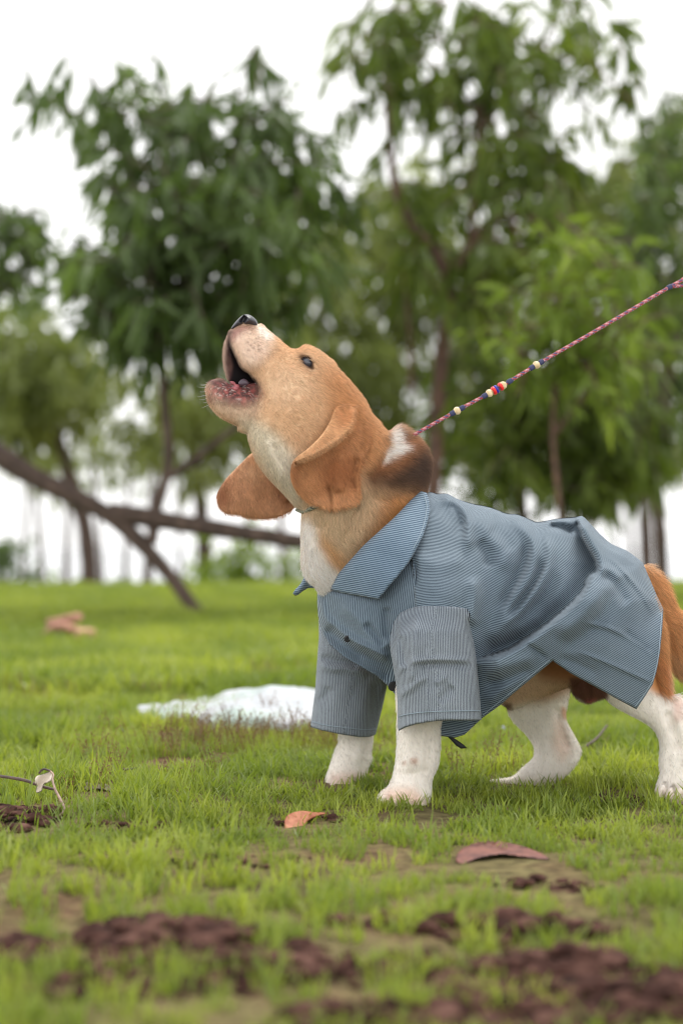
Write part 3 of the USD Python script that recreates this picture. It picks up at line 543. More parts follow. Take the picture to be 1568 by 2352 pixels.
def bush(name, label, depth, clumps, m, seed, **kw):
    rng = np.random.default_rng(seed); b = P(clumps[0][0], 1390, depth)
    t = thing(name, label, 'bush', None, (b[0], b[1], float(gz(b[0], b[1]))))
    st = [tube_mesh(np.array([b * [1, 1, 0] + [RNG.normal(0, .05), 0, float(gz(b[0], b[1])) - 0.05], P(c[0], c[1], depth)]), [0.012, 0.004], 5) for c in clumps]
    obj('stem', join(st), bark_mat, t); fo, _ = foliage(clumps, depth, 0.3, rng, twig=False, **kw); obj('foliage', fo, m, t, False, kind='stuff')
bush('low_bush', 'small dark bush at the left edge on the brow of the lawn', 12.0, [(15, 1265, 45, 25, 130), (-30, 1290, 60, 40, 120), (60, 1310, 30, 25, 50)], leaf_dark, 301)
bush('weed_clump', 'light green weeds standing on the brow below the fallen branch', 11.5, [(545, 1300, 55, 50, 160), (480, 1320, 60, 35, 130), (620, 1310, 60, 40, 140), (560, 1260, 30, 40, 50), (690, 1290, 30, 50, 60), (420, 1330, 50, 25, 60), (300, 1345, 60, 14, 40), (150, 1345, 70, 14, 40), (720, 1320, 40, 40, 60), (600, 1240, 26, 40, 40), (505, 1270, 24, 40, 40)], leaf_light, 302, droop=0.2)
# ------------------------------------------------------------------ the dog
tint_nodes = lambda rough, extra={}: {'a': ('attribute', {'attribute': 'tint'}), 'p': ('principled_bsdf', {'roughness': rough, **extra})}
fur_skin = mat('fur_skin', {'a': ('attribute', {'attribute': 'tint'}), 'n': ('noise_texture', {'scale': 420, 'detail': 3}), 'bp': ('bump', {'strength': 0.35, 'distance': 0.0015}),
                            'p': ('principled_bsdf', {'roughness': 0.7, 'specular_ior_level': 0.15})},
               [('a.color', 'p.base_color'), ('n.fac', 'bp.height'), ('bp.normal', 'p.normal')])
hair_mat = mat('fur_hair', tint_nodes(0.55, {'specular_ior_level': 0.25}), [('a.color', 'p.base_color')])
nose_mat = mat('nose_leather', {'v': ('voronoi_texture', {'scale': 900}), 'bp': ('bump', {'strength': 0.35, 'distance': 0.0006}),
                                'p': ('principled_bsdf', {'base_color': (0.022, 0.021, 0.026), 'roughness': 0.36})}, [('v.distance', 'bp.height'), ('bp.normal', 'p.normal')])
eye_mat = mat('eye_ball', {'p': ('principled_bsdf', {'base_color': (0.02, 0.022, 0.03), 'roughness': 0.08, 'coat_weight': 1.0})})
wet_mat = mat('wet_flesh', {'n': ('noise_texture', {'scale': 300, 'detail': 3}), 'r': ('rgb_ramp', {'ramp': [(0.35, (0.20, 0.045, 0.06)), (0.65, (0.42, 0.12, 0.13))]}), 'bp': ('bump', {'strength': 0.4, 'distance': 0.001}),
                            'p': ('principled_bsdf', {'roughness': 0.25})}, [('n.fac', 'r.fac'), ('r.color', 'p.base_color'), ('n.fac', 'bp.height'), ('bp.normal', 'p.normal')])

YH = lambda px, py: 1.945 + (px - 700) * 0.00012 + (py - 1000) * 0.00001
const = lambda c: (lambda px, py: np.full(np.shape(px), c, float) if np.ndim(px) else c)
mouth_edge = ZH((650, 862), (600, 802), (560, 745), (490, 700), (450, 650), (430, 600), (400, 540), (375, 480), (350, 430), (332, 380), (328, 320), (333, 275))
head_poly = np.vstack([ZH((356, 238), (400, 205), (450, 172), (520, 158), (590, 165), (650, 182), (690, 190), (725, 213), (770, 258), (830, 308), (900, 368), (960, 423), (1010, 463), (1060, 480),
                          (1115, 480), (1165, 450), (1210, 440), (1270, 455), (1340, 490), (1420, 550), (1500, 612)),
                       Z1((885, 400), (920, 440), (990, 520), (1050, 600), (1090, 675), (1130, 722), (1165, 765), (1195, 787), (1235, 778), (1275, 770), (1330, 800), (1388, 858), (1426, 928), (1436, 1002), (1420, 1080),
                          (1405, 1150), (1380, 1300), (1300, 1480), (1150, 1650), (960, 1790), (850, 1775), (792, 1738), (755, 1695), (715, 1655), (693, 1590), (690, 1490), (690, 1400), (689, 1290), (676, 1250), (640, 1215), (560, 1130), (480, 1050),
                          (420, 970), (390, 905), (372, 850), (360, 800), (375, 720), (405, 620), (425, 540)), mouth_edge])
jaw_poly = spline(ZH((75, 1000), (66, 940), (85, 870), (130, 830), (190, 812), (250, 822), (300, 850), (350, 882), (420, 898), (480, 882), (560, 872), (620, 860), (680, 900), (740, 1000), (760, 1150), (740, 1320), (640, 1450), (520, 1430), (445, 1405), (430, 1375), (430, 1350), (380, 1325), (250, 1260), (170, 1190), (110, 1110), (82, 1050)), 3)
farlip_poly = spline(ZH((338, 262), (300, 320), (272, 400), (260, 500), (262, 620), (280, 720), (305, 810), (330, 850), (420, 905), (560, 890), (660, 870), (600, 780), (480, 680), (400, 520), (345, 400)), 3)
def head_bumps(px, py):
    b = blob(px, py, *ZH((1290, 560))[0], 26, 16, 7, 35) + blob(px, py, *ZH((1180, 505))[0], 16, 10, 5)          # brow
    b += blob(px, py, *ZH((1222, 632))[0], 17, 11, -10, 55)                                                      # eye socket
    b += ridge(px, py, ZH((1120, 560), (1180, 532), (1245, 540), (1290, 600), (1312, 700)), 4.5, 5, 0.1) + ridge(px, py, ZH((1130, 590), (1180, 655), (1240, 705), (1300, 720)), 4, 4, 0.1) - ridge(px, py, ZH((1120, 640), (1180, 710), (1260, 760)), 6, 4, 0.1)
    b += blob(px, py, *ZH((1080, 760))[0], 26, 14, 6, 40)                                                        # cheek bone
    b += blob(px, py, *ZH((480, 480))[0], 30, 46, 9, -20) + blob(px, py, *ZH((560, 640))[0], 26, 24, 5)          # flews
    b += ridge(px, py, ZH((560, 800), (700, 700), (850, 520), (960, 440)), 14, -6)                               # crease behind the muzzle
    b += ridge(px, py, ZH((640, 880), (700, 980), (760, 1100)), 10, -5)
    b += blob(px, py, *Z1((700, 640))[0], 60, 70, 12)                                                            # jaw muscle
    b += blob(px, py, *ZH((890, 1170))[0], 6, 6, 3)
    b += ridge(px, py, Z1((520, 850), (560, 950), (640, 1050)), 9, -4) + ridge(px, py, Z1((480, 820), (510, 930), (590, 1060)), 9, 4)
    b += ridge(px, py, Z1((1085, 690), (1090, 800), (1050, 950)), 9, -6) + ridge(px, py, Z1((1050, 660), (1065, 780)), 8, 5)
    b += ridge(px, py, Z1((1195, 790), (1180, 900), (1120, 1010), (1040, 1070)), 13, -15) + ridge(px, py, Z1((1330, 830), (1330, 930), (1240, 1040), (1100, 1090)), 26, 14)   # scruff roll
    b += ridge(px, py, Z1((1380, 1120), (1200, 1180), (1060, 1190)), 14, -8)
    b += ridge(px, py, Z1((1050, 1120), (970, 1290), (900, 1480)), 11, -6) + ridge(px, py, Z1((1130, 1150), (1060, 1310), (980, 1480)), 12, 6) + ridge(px, py, Z1((690, 1300), (760, 1345), (860, 1340)), 8, -5) + ridge(px, py, Z1((700, 1400), (780, 1500), (880, 1600)), 12, 4)
    b += 2.5 * (meshkit.fbm(np.stack([px / 26, py / 26, px * 0], -1), 3, 5) - 0.5)
    return b
head = Inflate(spline(head_poly, 3), YH, 1.0, 3.0, head_bumps, tmax=112, k=9)
jaw = Inflate(jaw_poly, lambda px, py: YH(px, py), 0.95, 2.5, lambda px, py: ridge(px, py, ZH((120, 870), (300, 880), (450, 920), (600, 900)), 7, -5) + ridge(px, py, ZH((150, 1010), (300, 1050), (480, 1060), (620, 1000)), 10, 5) - ridge(px, py, ZH((560, 900), (600, 980), (590, 1060)), 6, 4) + 7 * (meshkit.fbm(np.stack([px / 7, py / 7, px * 0], -1), 3, 15) - 0.5) * np.clip(1 - np.hypot((px - 540) / 70, (py - 895) / 34), 0, 1), k=6)
farlip = Inflate(farlip_poly, lambda px, py: YH(px, py) + 0.017, 0.5, 2.5, k=5)
# legs, belly, thighs, tail
leg_near = spline(np.vstack([ZA((900, 1500)), Z7((375, 290), (374, 400), (365, 490), (345, 560), (306, 597), (290, 625), (305, 655), (345, 685), (430, 700), (492, 685), (513, 620), (517, 545), (543, 480), (552, 400), (562, 290)), ZA((1400, 1500))]), 3)
leg_far = spline(np.vstack([ZA((330, 1450)), Z7((130, 350), (114, 420), (92, 490), (76, 545), (85, 600), (150, 622), (220, 590), (238, 535), (252, 490), (266, 455), (264, 425), (272, 360)), ZA((700, 1450))]), 3)
hind_far = spline(Z7((860, 60), (835, 230), (852, 290), (908, 350), (943, 400), (944, 450), (900, 492), (850, 533), (775, 541), (752, 556), (790, 578), (870, 590), (990, 590), (1055, 545), (1112, 492), (1138, 440), (1136, 408), (1106, 350), (1078, 290), (1083, 230), (1105, 150), (1160, 60)), 3)
hind_near = spline(Z2((1120, 560), (1170, 720), (1270, 858), (1340, 910), (1420, 952), (1463, 990), (1480, 1040), (1477, 1100), (1480, 1150), (1466, 1200), (1470, 1245), (1505, 1275), (1580, 1285), (1640, 1260), (1652, 1190), (1640, 1100), (1660, 1010), (1668, 950), (1640, 900), (1570, 862), (1512, 838), (1500, 760), (1490, 690), (1470, 560), (1400, 420), (1250, 420)), 3)
belly = spline(Z2((560, 500), (700, 760), (800, 850), (872, 882), (905, 901), (960, 886), (1040, 850), (1110, 822), (1180, 800), (1250, 700), (1250, 420), (1000, 330), (700, 280)), 3)
torso = spline(Z2((330, 470), (420, 300), (560, 160), (700, 150), (860, 190), (1040, 240), (1200, 260), (1330, 340), (1420, 420), (1440, 560), (1400, 680), (1200, 690), (900, 720), (640, 760), (450, 760), (330, 620)), 4)
tail = spline(Z2((1350, 350), (1415, 345), (1468, 388), (1500, 435), (1528, 505), (1568, 548), (1625, 620), (1650, 700), (1640, 780), (1600, 800), (1565, 772), (1520, 728), (1484, 690), (1440, 560), (1360, 460)), 3)
scrotum = spline(Z2((1130, 790), (1140, 835), (1160, 862), (1200, 881), (1240, 868), (1278, 852), (1290, 790), (1210, 760)), 3)
toes = lambda lines, w, a: (lambda px, py: sum(ridge(px, py, l, w, a, 0.05) for l in lines))
L_near = Inflate(leg_near, lambda px, py: 1.897 - np.clip((py - 1790) / 60, 0, 1) * 0.012, 1.0, 3.0, lambda px, py: blob(px, py, *Z7((455, 470))[0], 22, 14, 5) + ridge(px, py, Z7((420, 320), (425, 420), (400, 540)), 9, 4) - ridge(px, py, Z7((505, 330), (500, 430), (480, 540)), 7, 5) - ridge(px, py, Z7((360, 510), (430, 520), (510, 500)), 8, 4), k=8)
L_far = Inflate(leg_far, const(2.068), 1.0, 3.0, lambda px, py: blob(px, py, *Z7((200, 450))[0], 18, 12, 4) - ridge(px, py, Z7((240, 380), (235, 450), (220, 520)), 7, 5), k=8)
H_far = Inflate(hind_far, lambda px, py: 2.075 - np.clip((1700 - py) / 220, 0, 1) * 0.03, 0.8, 3.0,
                lambda px, py: ridge(px, py, Z7((1040, 230), (1060, 330), (1095, 420)), 9, -9) + ridge(px, py, Z7((1085, 330), (1120, 420), (1095, 490)), 9, 5), k=10)
H_near = Inflate(hind_near, lambda px, py: 1.915 + np.clip((1640 - py) / 200, 0, 1) * 0.015, 0.72, 3.0,
                 lambda px, py: ridge(px, py, Z2((1500, 900), (1540, 1000), (1560, 1080)), 10, -9) + sum(ridge(px, py, l, 4.5, -9, 0.05) for l in (Z2((1500, 1180), (1492, 1270)), Z2((1530, 1190), (1535, 1280)), Z2((1575, 1190), (1585, 1285)))), tmax=95, k=14)
B_ = Inflate(belly, const(1.995), 1.0, 4.0, None, tmax=140, k=16)
T_ = Inflate(torso, const(1.985), 0.75, 5.0, None, tmax=150, k=24)
TL = Inflate(tail, const(1.99), 0.8, 3.0, lambda px, py: 10 * (meshkit.fbm(np.stack([(px - py * 0.4) / 9, (py + px * .4) / 34, px * 0], -1), 3, 9) - 0.5), k=12)
SC = Inflate(scrotum, const(1.99), 0.9, 3.0, lambda px, py: ridge(px, py, Z2((1200, 800), (1215, 875)), 6, -5), k=5)
eye_open = spline(ZH((1136, 574), (1186, 556), (1234, 564), (1270, 610), (1292, 702), (1238, 682), (1184, 634)), 2)
def carve_eye(gx, gy, gz, F):
    x0, y0, x1, y1 = eye_open[:, 0].min() - 12, eye_open[:, 1].min() - 12, eye_open[:, 0].max() + 12, eye_open[:, 1].max() + 12
    sx, sy_ = slice(np.searchsorted(gx, x0), np.searchsorted(gx, x1)), slice(np.searchsorted(gy, y0), np.searchsorted(gy, y1))
    X, Y = np.meshgrid(gx[sx], gy[sy_], indexing='ij'); g = shapely.Polygon(eye_open)
    d = shapely.distance(g.boundary, shapely.points(X, Y)) * np.where(shapely.contains_xy(g, X, Y), -1, 1)
    yf = head.front(X, Y)[..., None]
    cut = np.maximum(d[..., None] - 1.0, (gz[None, None] - yf - 0.0045) * S2)
    F[sx, sy_] = np.maximum(F[sx, sy_], -cut)
    return F
toe = lambda zz, c, rx, ry, y, rot=0: Inflate(np.stack([zz(c)[0][0] + rx * np.cos(tt) * math.cos(rot) - ry * np.sin(tt) * math.sin(rot), zz(c)[0][1] + rx * np.cos(tt) * math.sin(rot) + ry * np.sin(tt) * math.cos(rot)], 1), const(y), 1.0, 2.0, k=3)
tt = np.linspace(0, 2 * np.pi, 40, endpoint=False)
TOES = [toe(Z7, (318, 632), 10, 15, 1.872, 0.35), toe(Z7, (362, 652), 11, 18, 1.862, 0.12), toe(Z7, (420, 660), 12, 19, 1.858, -0.02), toe(Z7, (474, 648), 11, 18, 1.864, -0.15),
        toe(Z7, (100, 585), 9, 15, 2.045, 0.2), toe(Z7, (145, 596), 10, 15, 2.036), toe(Z7, (195, 588), 10, 15, 2.038, -0.1),
        toe(Z2, (1488, 1222), 9, 19, 1.885, 0.1), toe(Z2, (1520, 1238), 10, 20, 1.876, 0.0), toe(Z2, (1558, 1238), 11, 20, 1.874), toe(Z2, (1600, 1232), 10, 19, 1.880)]
body_parts = TOES + [head, T_, B_, H_near, H_far, L_near, L_far, TL, SC, farlip, jaw]
bv, bf, bpx, bpy, by = solid(body_parts, 3.4, 0.0019, [carve_eye])

# coat markings
C = dict(tan=lin(210, 173, 136), orange=lin(192, 136, 86), cream=lin(224, 196, 166), white=lin(238, 230, 222), grey=lin(204, 194, 172), dark=lin(70, 50, 40), brown=lin(160, 100, 60),
         pink=lin(200, 150, 135), lip=lin(92, 58, 62), black=lin(22, 16, 18), skin=lin(150, 105, 92))
E = lambda cx, cy, rx, ry, rot=0: np.stack([cx + rx * np.cos(t_) * math.cos(math.radians(rot)) - ry * np.sin(t_) * math.sin(math.radians(rot)), cy + rx * np.cos(t_) * math.sin(math.radians(rot)) + ry * np.sin(t_) * math.cos(math.radians(rot))], 1)
t_ = np.linspace(0, 2 * np.pi, 28, endpoint=False)
body_layers = [
    (Z1((880, 380), (1000, 500), (1120, 700), (1200, 790), (1180, 980), (1040, 1060), (960, 900), (900, 700), (830, 560), (800, 440)), C['orange'], 18, 0.8),
    (Z1((840, 600), (1000, 600), (1010, 720), (860, 800), (760, 930), (740, 840), (830, 720)), C['orange'], 12, 0.6),
    (Z1((420, 480), (560, 380), (700, 430), (760, 520), (640, 640), (480, 600)), C['cream'], 16, 0.55),
    (Z1((230, 180), (330, 150), (440, 170), (520, 240), (480, 330), (400, 420), (320, 400), (250, 270)), lin(222, 198, 180), 10, 0.9),
    (ZH((640, 180), (720, 215), (830, 310), (800, 375), (700, 330), (640, 250)), C['white'], 5, 0.9),
    (ZH((340, 260), (420, 215), (560, 200), (640, 215), (560, 245), (480, 265), (430, 330), (360, 400), (332, 360)), lin(150, 100, 96), 5, 0.75),
    (Z1((100, 480), (420, 480), (440, 640), (380, 760), (300, 740), (160, 660)), lin(206, 180, 156), 8, 0.9),
    (ZH((100, 830), (300, 860), (640, 880), (650, 1000), (560, 1120), (380, 1110), (230, 1040), (110, 960)), lin(150, 105, 98), 8, 0.8),
    (ZH((95, 800), (240, 815), (420, 900), (640, 860), (650, 900), (500, 930), (380, 960), (260, 900), (120, 870)), lin(86, 62, 70), 4, 0.85),
    (ZH((500, 960), (620, 900), (650, 940), (600, 1060), (520, 1020)), lin(80, 55, 50), 5, 0.7),
    (ZH((85, 980), (130, 1000), (150, 1080), (110, 1090)), lin(90, 55, 50), 4, 0.7),
    (Z1((300, 720), (400, 700), (520, 790), (640, 930), (680, 1120), (700, 1290), (660, 1260), (480, 1060), (380, 880)), C['grey'], 12, 0.95),
    (Z1((460, 810), (560, 850), (640, 960), (600, 1080), (520, 1000)), lin(222, 212, 196), 12, 0.8),
    (Z1((680, 1240), (1060, 1080), (1130, 1180), (1060, 1380), (960, 1600), (860, 1620), (760, 1500), (690, 1360)), lin(205, 180, 146), 18, 0.95),
    (Z1((780, 1380), (900, 1500), (960, 1580), (910, 1640), (830, 1560), (775, 1450)), lin(200, 152, 100), 9, 0.85),
    (Z1((1180, 1160), (1420, 1120), (1400, 1260), (1240, 1380), (1080, 1530), (980, 1600), (1060, 1430), (1140, 1290)), lin(188, 130, 72), 14, 0.9),
    (Z1((680, 1270), (720, 1290), (770, 1360), (775, 1450), (830, 1560), (930, 1640), (860, 1790), (770, 1760), (670, 1650)), C['white'], 8, 1.0),
    (Z1((1190, 780), (1280, 760), (1400, 840), (1470, 930), (1460, 1090), (1380, 1140), (1250, 1120), (1150, 1100), (1030, 1090), (1060, 1040), (1160, 1000), (1260, 900)), lin(128, 90, 64), 10, 0.95),
    (Z1((1330, 860), (1440, 900), (1465, 1000), (1420, 1110), (1300, 1110), (1180, 1090), (1060, 1080), (1150, 1030), (1280, 980)), lin(70, 56, 49), 14, 0.85),
    (Z1((1060, 1040), (1110, 970), (1180, 950), (1260, 900), (1300, 800), (1380, 840), (1300, 960), (1180, 1040)), lin(168, 112, 72), 8, 0.6),
    (Z1((1195, 785), (1260, 780), (1262, 850), (1310, 890), (1230, 930), (1160, 985), (1175, 900), (1215, 860)), C['white'], 4, 1.0),
    (ZH((1090, 540), (1160, 530), (1240, 550), (1290, 620), (1305, 720), (1280, 720), (1230, 700), (1170, 650), (1130, 580)), lin(110, 70, 50), 4, 0.75),
    (ZH((330, 240), (356, 232), (380, 260), (350, 320), (345, 400), (328, 400), (322, 320)), lin(70, 56, 58), 4, 0.8),
    (ZH((650, 860), (690, 840), (680, 900), (650, 960), (610, 1020), (600, 940)), lin(120, 74, 70), 5, 0.7),
    (eye_open, C['black'], 2.5, 1.0),
    (farlip_poly, lin(72, 46, 46), 2, 1.0),
    (ZH((330, 270), (298, 320), (266, 400), (252, 500), (254, 620), (272, 720), (300, 820), (322, 830), (300, 720), (288, 620), (292, 500), (306, 410), (330, 330)), lin(188, 160, 144), 2.5, 0.9),
    (ZH((310, 560), (350, 560), (372, 640), (360, 740), (320, 740)), lin(120, 92, 80), 4, 0.6),
    (ZH((345, 400), (375, 480), (400, 540), (430, 600), (450, 650), (490, 700), (560, 745), (600, 800), (650, 865), (560, 890), (420, 905), (335, 850), (360, 760), (372, 660), (345, 560), (325, 470), (318, 400), (325, 330)), lin(14, 9, 11), 2.5, 1.0),
]
for cx, cy in ((640, 350), (660, 430), (580, 430), (550, 480), (610, 460), (665, 480), (540, 395), (620, 400)):
    body_layers.append((E(*ZH((cx, cy))[0], 2.0, 2.4), lin(110, 70, 55), 0.8, 0.75))
body_layers += [
    (Z2((600, 700), (1480, 600), (1600, 840), (1700, 1300), (1200, 1300), (200, 1330), (100, 1000), (400, 850)), C['white'], 6, 1.0),
    (Z2((860, 700), (1250, 640), (1260, 800), (1140, 830), (1050, 870), (960, 880), (890, 900), (860, 870)), lin(196, 160, 130), 8, 0.9),
    (Z2((870, 872), (912, 880), (908, 905), (880, 902)), lin(110, 80, 62), 3, 0.9),
    (Z2((1000, 700), (1290, 640), (1280, 800), (1130, 800), (1010, 780)), lin(150, 96, 66), 9, 0.9),
    (Z2((1130, 780), (1285, 780), (1280, 860), (1200, 885), (1140, 850)), lin(104, 70, 58), 3, 1.0),
    (Z2((1190, 868), (1240, 860), (1220, 884), (1196, 882)), lin(160, 90, 88), 3, 0.8),
    (Z2((1440, 560), (1500, 640), (1512, 838), (1480, 850), (1440, 830), (1420, 700)), lin(196, 134, 84), 6, 1.0),
    (Z2((1330, 330), (1480, 380), (1560, 520), (1680, 640), (1660, 800), (1570, 790), (1480, 700), (1420, 560)), lin(206, 152, 102), 5, 1.0),
    (Z2((1500, 680), (1568, 700), (1660, 780), (1600, 820), (1530, 740)), lin(214, 170, 130), 8, 0.9),
    (Z2((1100, 890), (1120, 900), (1118, 945), (1104, 930)), lin(200, 140, 90), 3, 0.8),
    (Z7((310, 585), (440, 575), (500, 640), (430, 660), (320, 640)), lin(226, 190, 170), 8, 0.7),
    (Z7((90, 520), (230, 510), (230, 600), (90, 600)), lin(222, 188, 172), 8, 0.6),
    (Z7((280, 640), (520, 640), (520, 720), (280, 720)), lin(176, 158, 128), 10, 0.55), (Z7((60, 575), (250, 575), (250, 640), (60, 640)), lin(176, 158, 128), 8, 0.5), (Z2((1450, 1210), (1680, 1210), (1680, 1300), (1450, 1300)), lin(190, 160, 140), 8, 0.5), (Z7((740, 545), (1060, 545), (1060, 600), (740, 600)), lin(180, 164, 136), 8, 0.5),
    (Z7((425, 452), (460, 452), (460, 475), (430, 475)), lin(165, 120, 95), 3, 0.7), (Z7((395, 465), (412, 465), (410, 478), (396, 478)), lin(175, 130, 100), 2, 0.6),
    (Z7((1040, 250), (1075, 330), (1100, 420), (1060, 480), (1020, 400)), lin(222, 190, 172), 8, 0.6),
    (Z7((1520, 200), (1568, 200), (1568, 300), (1530, 300)), lin(205, 165, 150), 6, 0.6),
]
bcol = paint(C['tan'], body_layers, bpx, bpy)
bcol *= (1 + 0.18 * (meshkit.fbm(np.stack([bpx / 9, bpy / 9, by * 200], -1), 3, 3) - 0.5))[:, None]
lw = np.clip(1.35 - np.hypot((bpx - 541) / 62, (bpy - 897) / 30), 0, 1)[:, None] * (bpy > 868)[:, None] * shapely.contains_xy(shapely.Polygon(jaw_poly).buffer(3), bpx, bpy)[:, None]
n1 = meshkit.fbm(np.stack([bpx / 5.5, bpy / 5.5, by * 350], -1), 3, 301)[:, None]; n2_ = meshkit.fbm(np.stack([bpx / 4, bpy / 4, by * 400 + 9], -1), 2, 302)[:, None]
mot = np.where(n1 > 0.56, lin(176, 92, 90), np.where(n1 < 0.44, lin(58, 40, 46), lin(120, 74, 72))); mot = np.where(n2_ > 0.66, lin(214, 202, 196), mot)
bcol = bcol * (1 - 0.8 * lw) + mot * 0.8 * lw
dog = thing('dog', 'howling tan and white beagle wearing a striped blue shirt on the lawn', 'dog', loc=P(1000, 1860, 1.98) * [1, 1, 0])
obj('body', (bv, bf), fur_skin, dog, True, col=bcol)

# nose, eye, tongue
nose_poly = spline(ZH((352, 240), (382, 190), (440, 122), (490, 84), (540, 76), (590, 94), (640, 138), (660, 185), (640, 207), (580, 193), (520, 187), (460, 192), (420, 215), (382, 240)), 2)
nose = Inflate(nose_poly, lambda px, py: YH(px, py) - 0.006, 2.6, 1.5, lambda px, py: ridge(px, py, ZH((525, 100), (495, 135), (475, 178)), 4.6, -55, 0.1) + ridge(px, py, ZH((640, 190), (590, 170), (540, 165)), 2.5, -4, 0.2) + blob(px, py, *ZH((570, 135))[0], 8, 8, 3), k=3)
nv = solid([nose], 1.6, 0.0009)
obj('nose', (nv[0], nv[1]), nose_mat, dog)
ec = ZH((1222, 628))[0]; ey = float(head.front(ec[0], ec[1])) + 0.0088
ball = trimesh.creation.icosphere(3, 0.0100); ball.apply_scale([1.0, 1.0, 0.95]); ball.apply_translation(P(ec[0], ec[1], ey)); obj('eye', ball, eye_mat, dog)
tongue = Inflate(spline(ZH((335, 845), (360, 835), (400, 850), (410, 872), (450, 880), (440, 930), (425, 965), (370, 945), (350, 915), (390, 890), (350, 868)), 2), lambda px, py: YH(px, py) - 0.010, 0.9, 1.5, k=3)
tv = solid([tongue], 1.6, 0.0009); obj('tongue', (tv[0], tv[1]), wet_mat, dog)
lipflap = Inflate(spline(ZH((440, 850), (470, 820), (505, 812), (540, 830), (560, 870), (500, 890), (450, 885)), 2), lambda px, py: YH(px, py) - 0.012, 0.8, 1.5, k=3)
lv = solid([lipflap], 1.6, 0.0009); obj('lip', (lv[0], lv[1]), mat('lip_skin', {'p': ('principled_bsdf', {'base_color': (0.06, 0.04, 0.055), 'roughness': 0.3})}), dog)

# ears
def body_front(px, py, blur=10):
    return head.front(px, py)
ear_poly = spline(Z1((880, 640), (930, 615), (985, 625), (1040, 660), (1080, 700), (1087, 790), (1078, 880), (1045, 970), (1026, 1040), (1030, 1110), (1024, 1200), (965, 1235), (900, 1248), (850, 1252), (790, 1238), (722, 1212), (672, 1170), (630, 1110), (614, 1050), (622, 985), (650, 940), (720, 885), (800, 805), (850, 725)), 3)
fold_line = spline(Z1((1000, 640), (992, 700), (975, 760), (900, 838), (830, 885), (760, 925), (690, 955), (630, 980)), 4, False)
strip_poly = shapely.Polygon(np.vstack([fold_line, Z1((605, 960), (700, 880), (800, 780), (850, 700), (880, 630), (930, 600))])).buffer(0)
EAR_B = lambda px, py: 0.5 * (head.front(px - 14, py - 26) + head.front(px + 6, py - 44))
def ear_y(px, py):
    base = head.front(px, py)
    d, _ = seg_dist(px, py, fold_line); s = np.where(shapely.contains_xy(strip_poly, px, py), -d, d)
    hang = np.clip((py - 960) / 150, 0, 1)
    y = np.minimum(base, EAR_B(px, py)) - 0.011 - 0.004 * hang
    root = np.clip((992 - py) / 66, 0, 1); root = root * root * (3 - 2 * root); y = y * (1 - root) + (base + 0.0015) * root
    y += 0.0095 / (1 + np.exp(-s / 1.4)) - 0.006 * np.exp(-(s / 9) ** 2) * (s < 0)
    y += -0.0045 * np.exp(-((px - Z1((960, 1000))[0][0]) / 22) ** 2 - ((py - Z1((960, 1000))[0][1]) / 60) ** 2)
    y += ridge(px, py, Z1((860, 1250), (855, 1190), (840, 1120)), 5, 0.005, 0.0) + ridge(px, py, Z1((1020, 930), (985, 1040), (1000, 1150)), 10, 0.007) - ridge(px, py, Z1((930, 880), (900, 1000), (900, 1150)), 14, 0.005) + ridge(px, py, Z1((1040, 720), (1050, 820), (1030, 930)), 7, 0.004)
    y += 0.002 * (meshkit.fbm(np.stack([px / 22, py / 22, px * 0], -1), 2, 21) - 0.5)
    return y
def ear_col(px, py):
    strip = raster_poly(strip_poly)
    c = paint(lin(186, 134, 92), [(np.array(strip), lin(216, 172, 130), 3, 0.9), (Z1((620, 960), (660, 960), (650, 1100), (620, 1080)), lin(140, 84, 52), 6, 0.6),
        (Z1((780, 960), (1000, 900), (1010, 1100), (800, 1130)), lin(160, 100, 62), 14, 0.8), (Z1((720, 1180), (1010, 1160), (1010, 1260), (730, 1260)), lin(208, 156, 114), 8, 0.85),
        (Z1((860, 640), (960, 610), (1000, 700), (900, 780)), lin(190, 128, 76), 8, 0.6)], px, py)
    return c * (1 + 0.25 * (meshkit.fbm(np.stack([px / 7, py / 12, px * 0], -1), 3, 13) - 0.5))[:, None]
raster_poly = lambda g: list(g.exterior.coords)
e1 = sheet(ear_poly, ear_y, 0.0050, 4.0, 5.0); ec1 = ear_col(e1[2], e1[3])
obj('ear', e1[:2], fur_skin, dog, True, col=ec1, label='near brown ear folded over along its front edge')
ear2_poly = spline(Z1((405, 905), (370, 925), (330, 965), (275, 1020), (220, 1082), (180, 1150), (174, 1190), (186, 1235), (215, 1268), (245, 1281), (300, 1284), (340, 1298), (390, 1306), (450, 1308), (510, 1304), (570, 1285), (620, 1258), (648, 1225), (690, 1190), (640, 1080), (560, 960), (470, 880)), 3)
def ear2_y(px, py):
    return 1.985 + 0.035 * np.clip((690 - px) / 200, 0, 1) ** 1.3 - ridge(px, py, Z1((520, 1000), (560, 1100), (620, 1200)), 14, 0.008) - blob(px, py, *Z1((330, 1130))[0], 50, 60, 0.012) + 0.003 * (meshkit.fbm(np.stack([px / 26, py / 26, px * 0], -1), 2, 31) - 0.5) + np.clip((py - 1165) / 25, 0, 1) ** 2 * 0.006
e2 = sheet(ear2_poly, ear2_y, 0.005, 4.0, 5.0)
ec2 = paint(lin(196, 148, 112), [(Z1((170, 1130), (230, 1080), (250, 1200), (200, 1250)), lin(140, 82, 52), 8, 0.7), (Z1((400, 900), (520, 980), (420, 1090), (300, 1050)), lin(212, 172, 136), 12, 0.8), (Z1((500, 1010), (640, 1190), (600, 1250), (540, 1180)), lin(130, 78, 50), 8, 0.8)], e2[2], e2[3])
ec2 *= (1 + 0.3 * (meshkit.fbm(np.stack([e2[2] / 7, e2[3] / 12, e2[2] * 0], -1), 3, 14) - 0.5))[:, None]
obj('ear', e2[:2], fur_skin, dog, True, col=ec2, label='far ear flung out behind the throat')

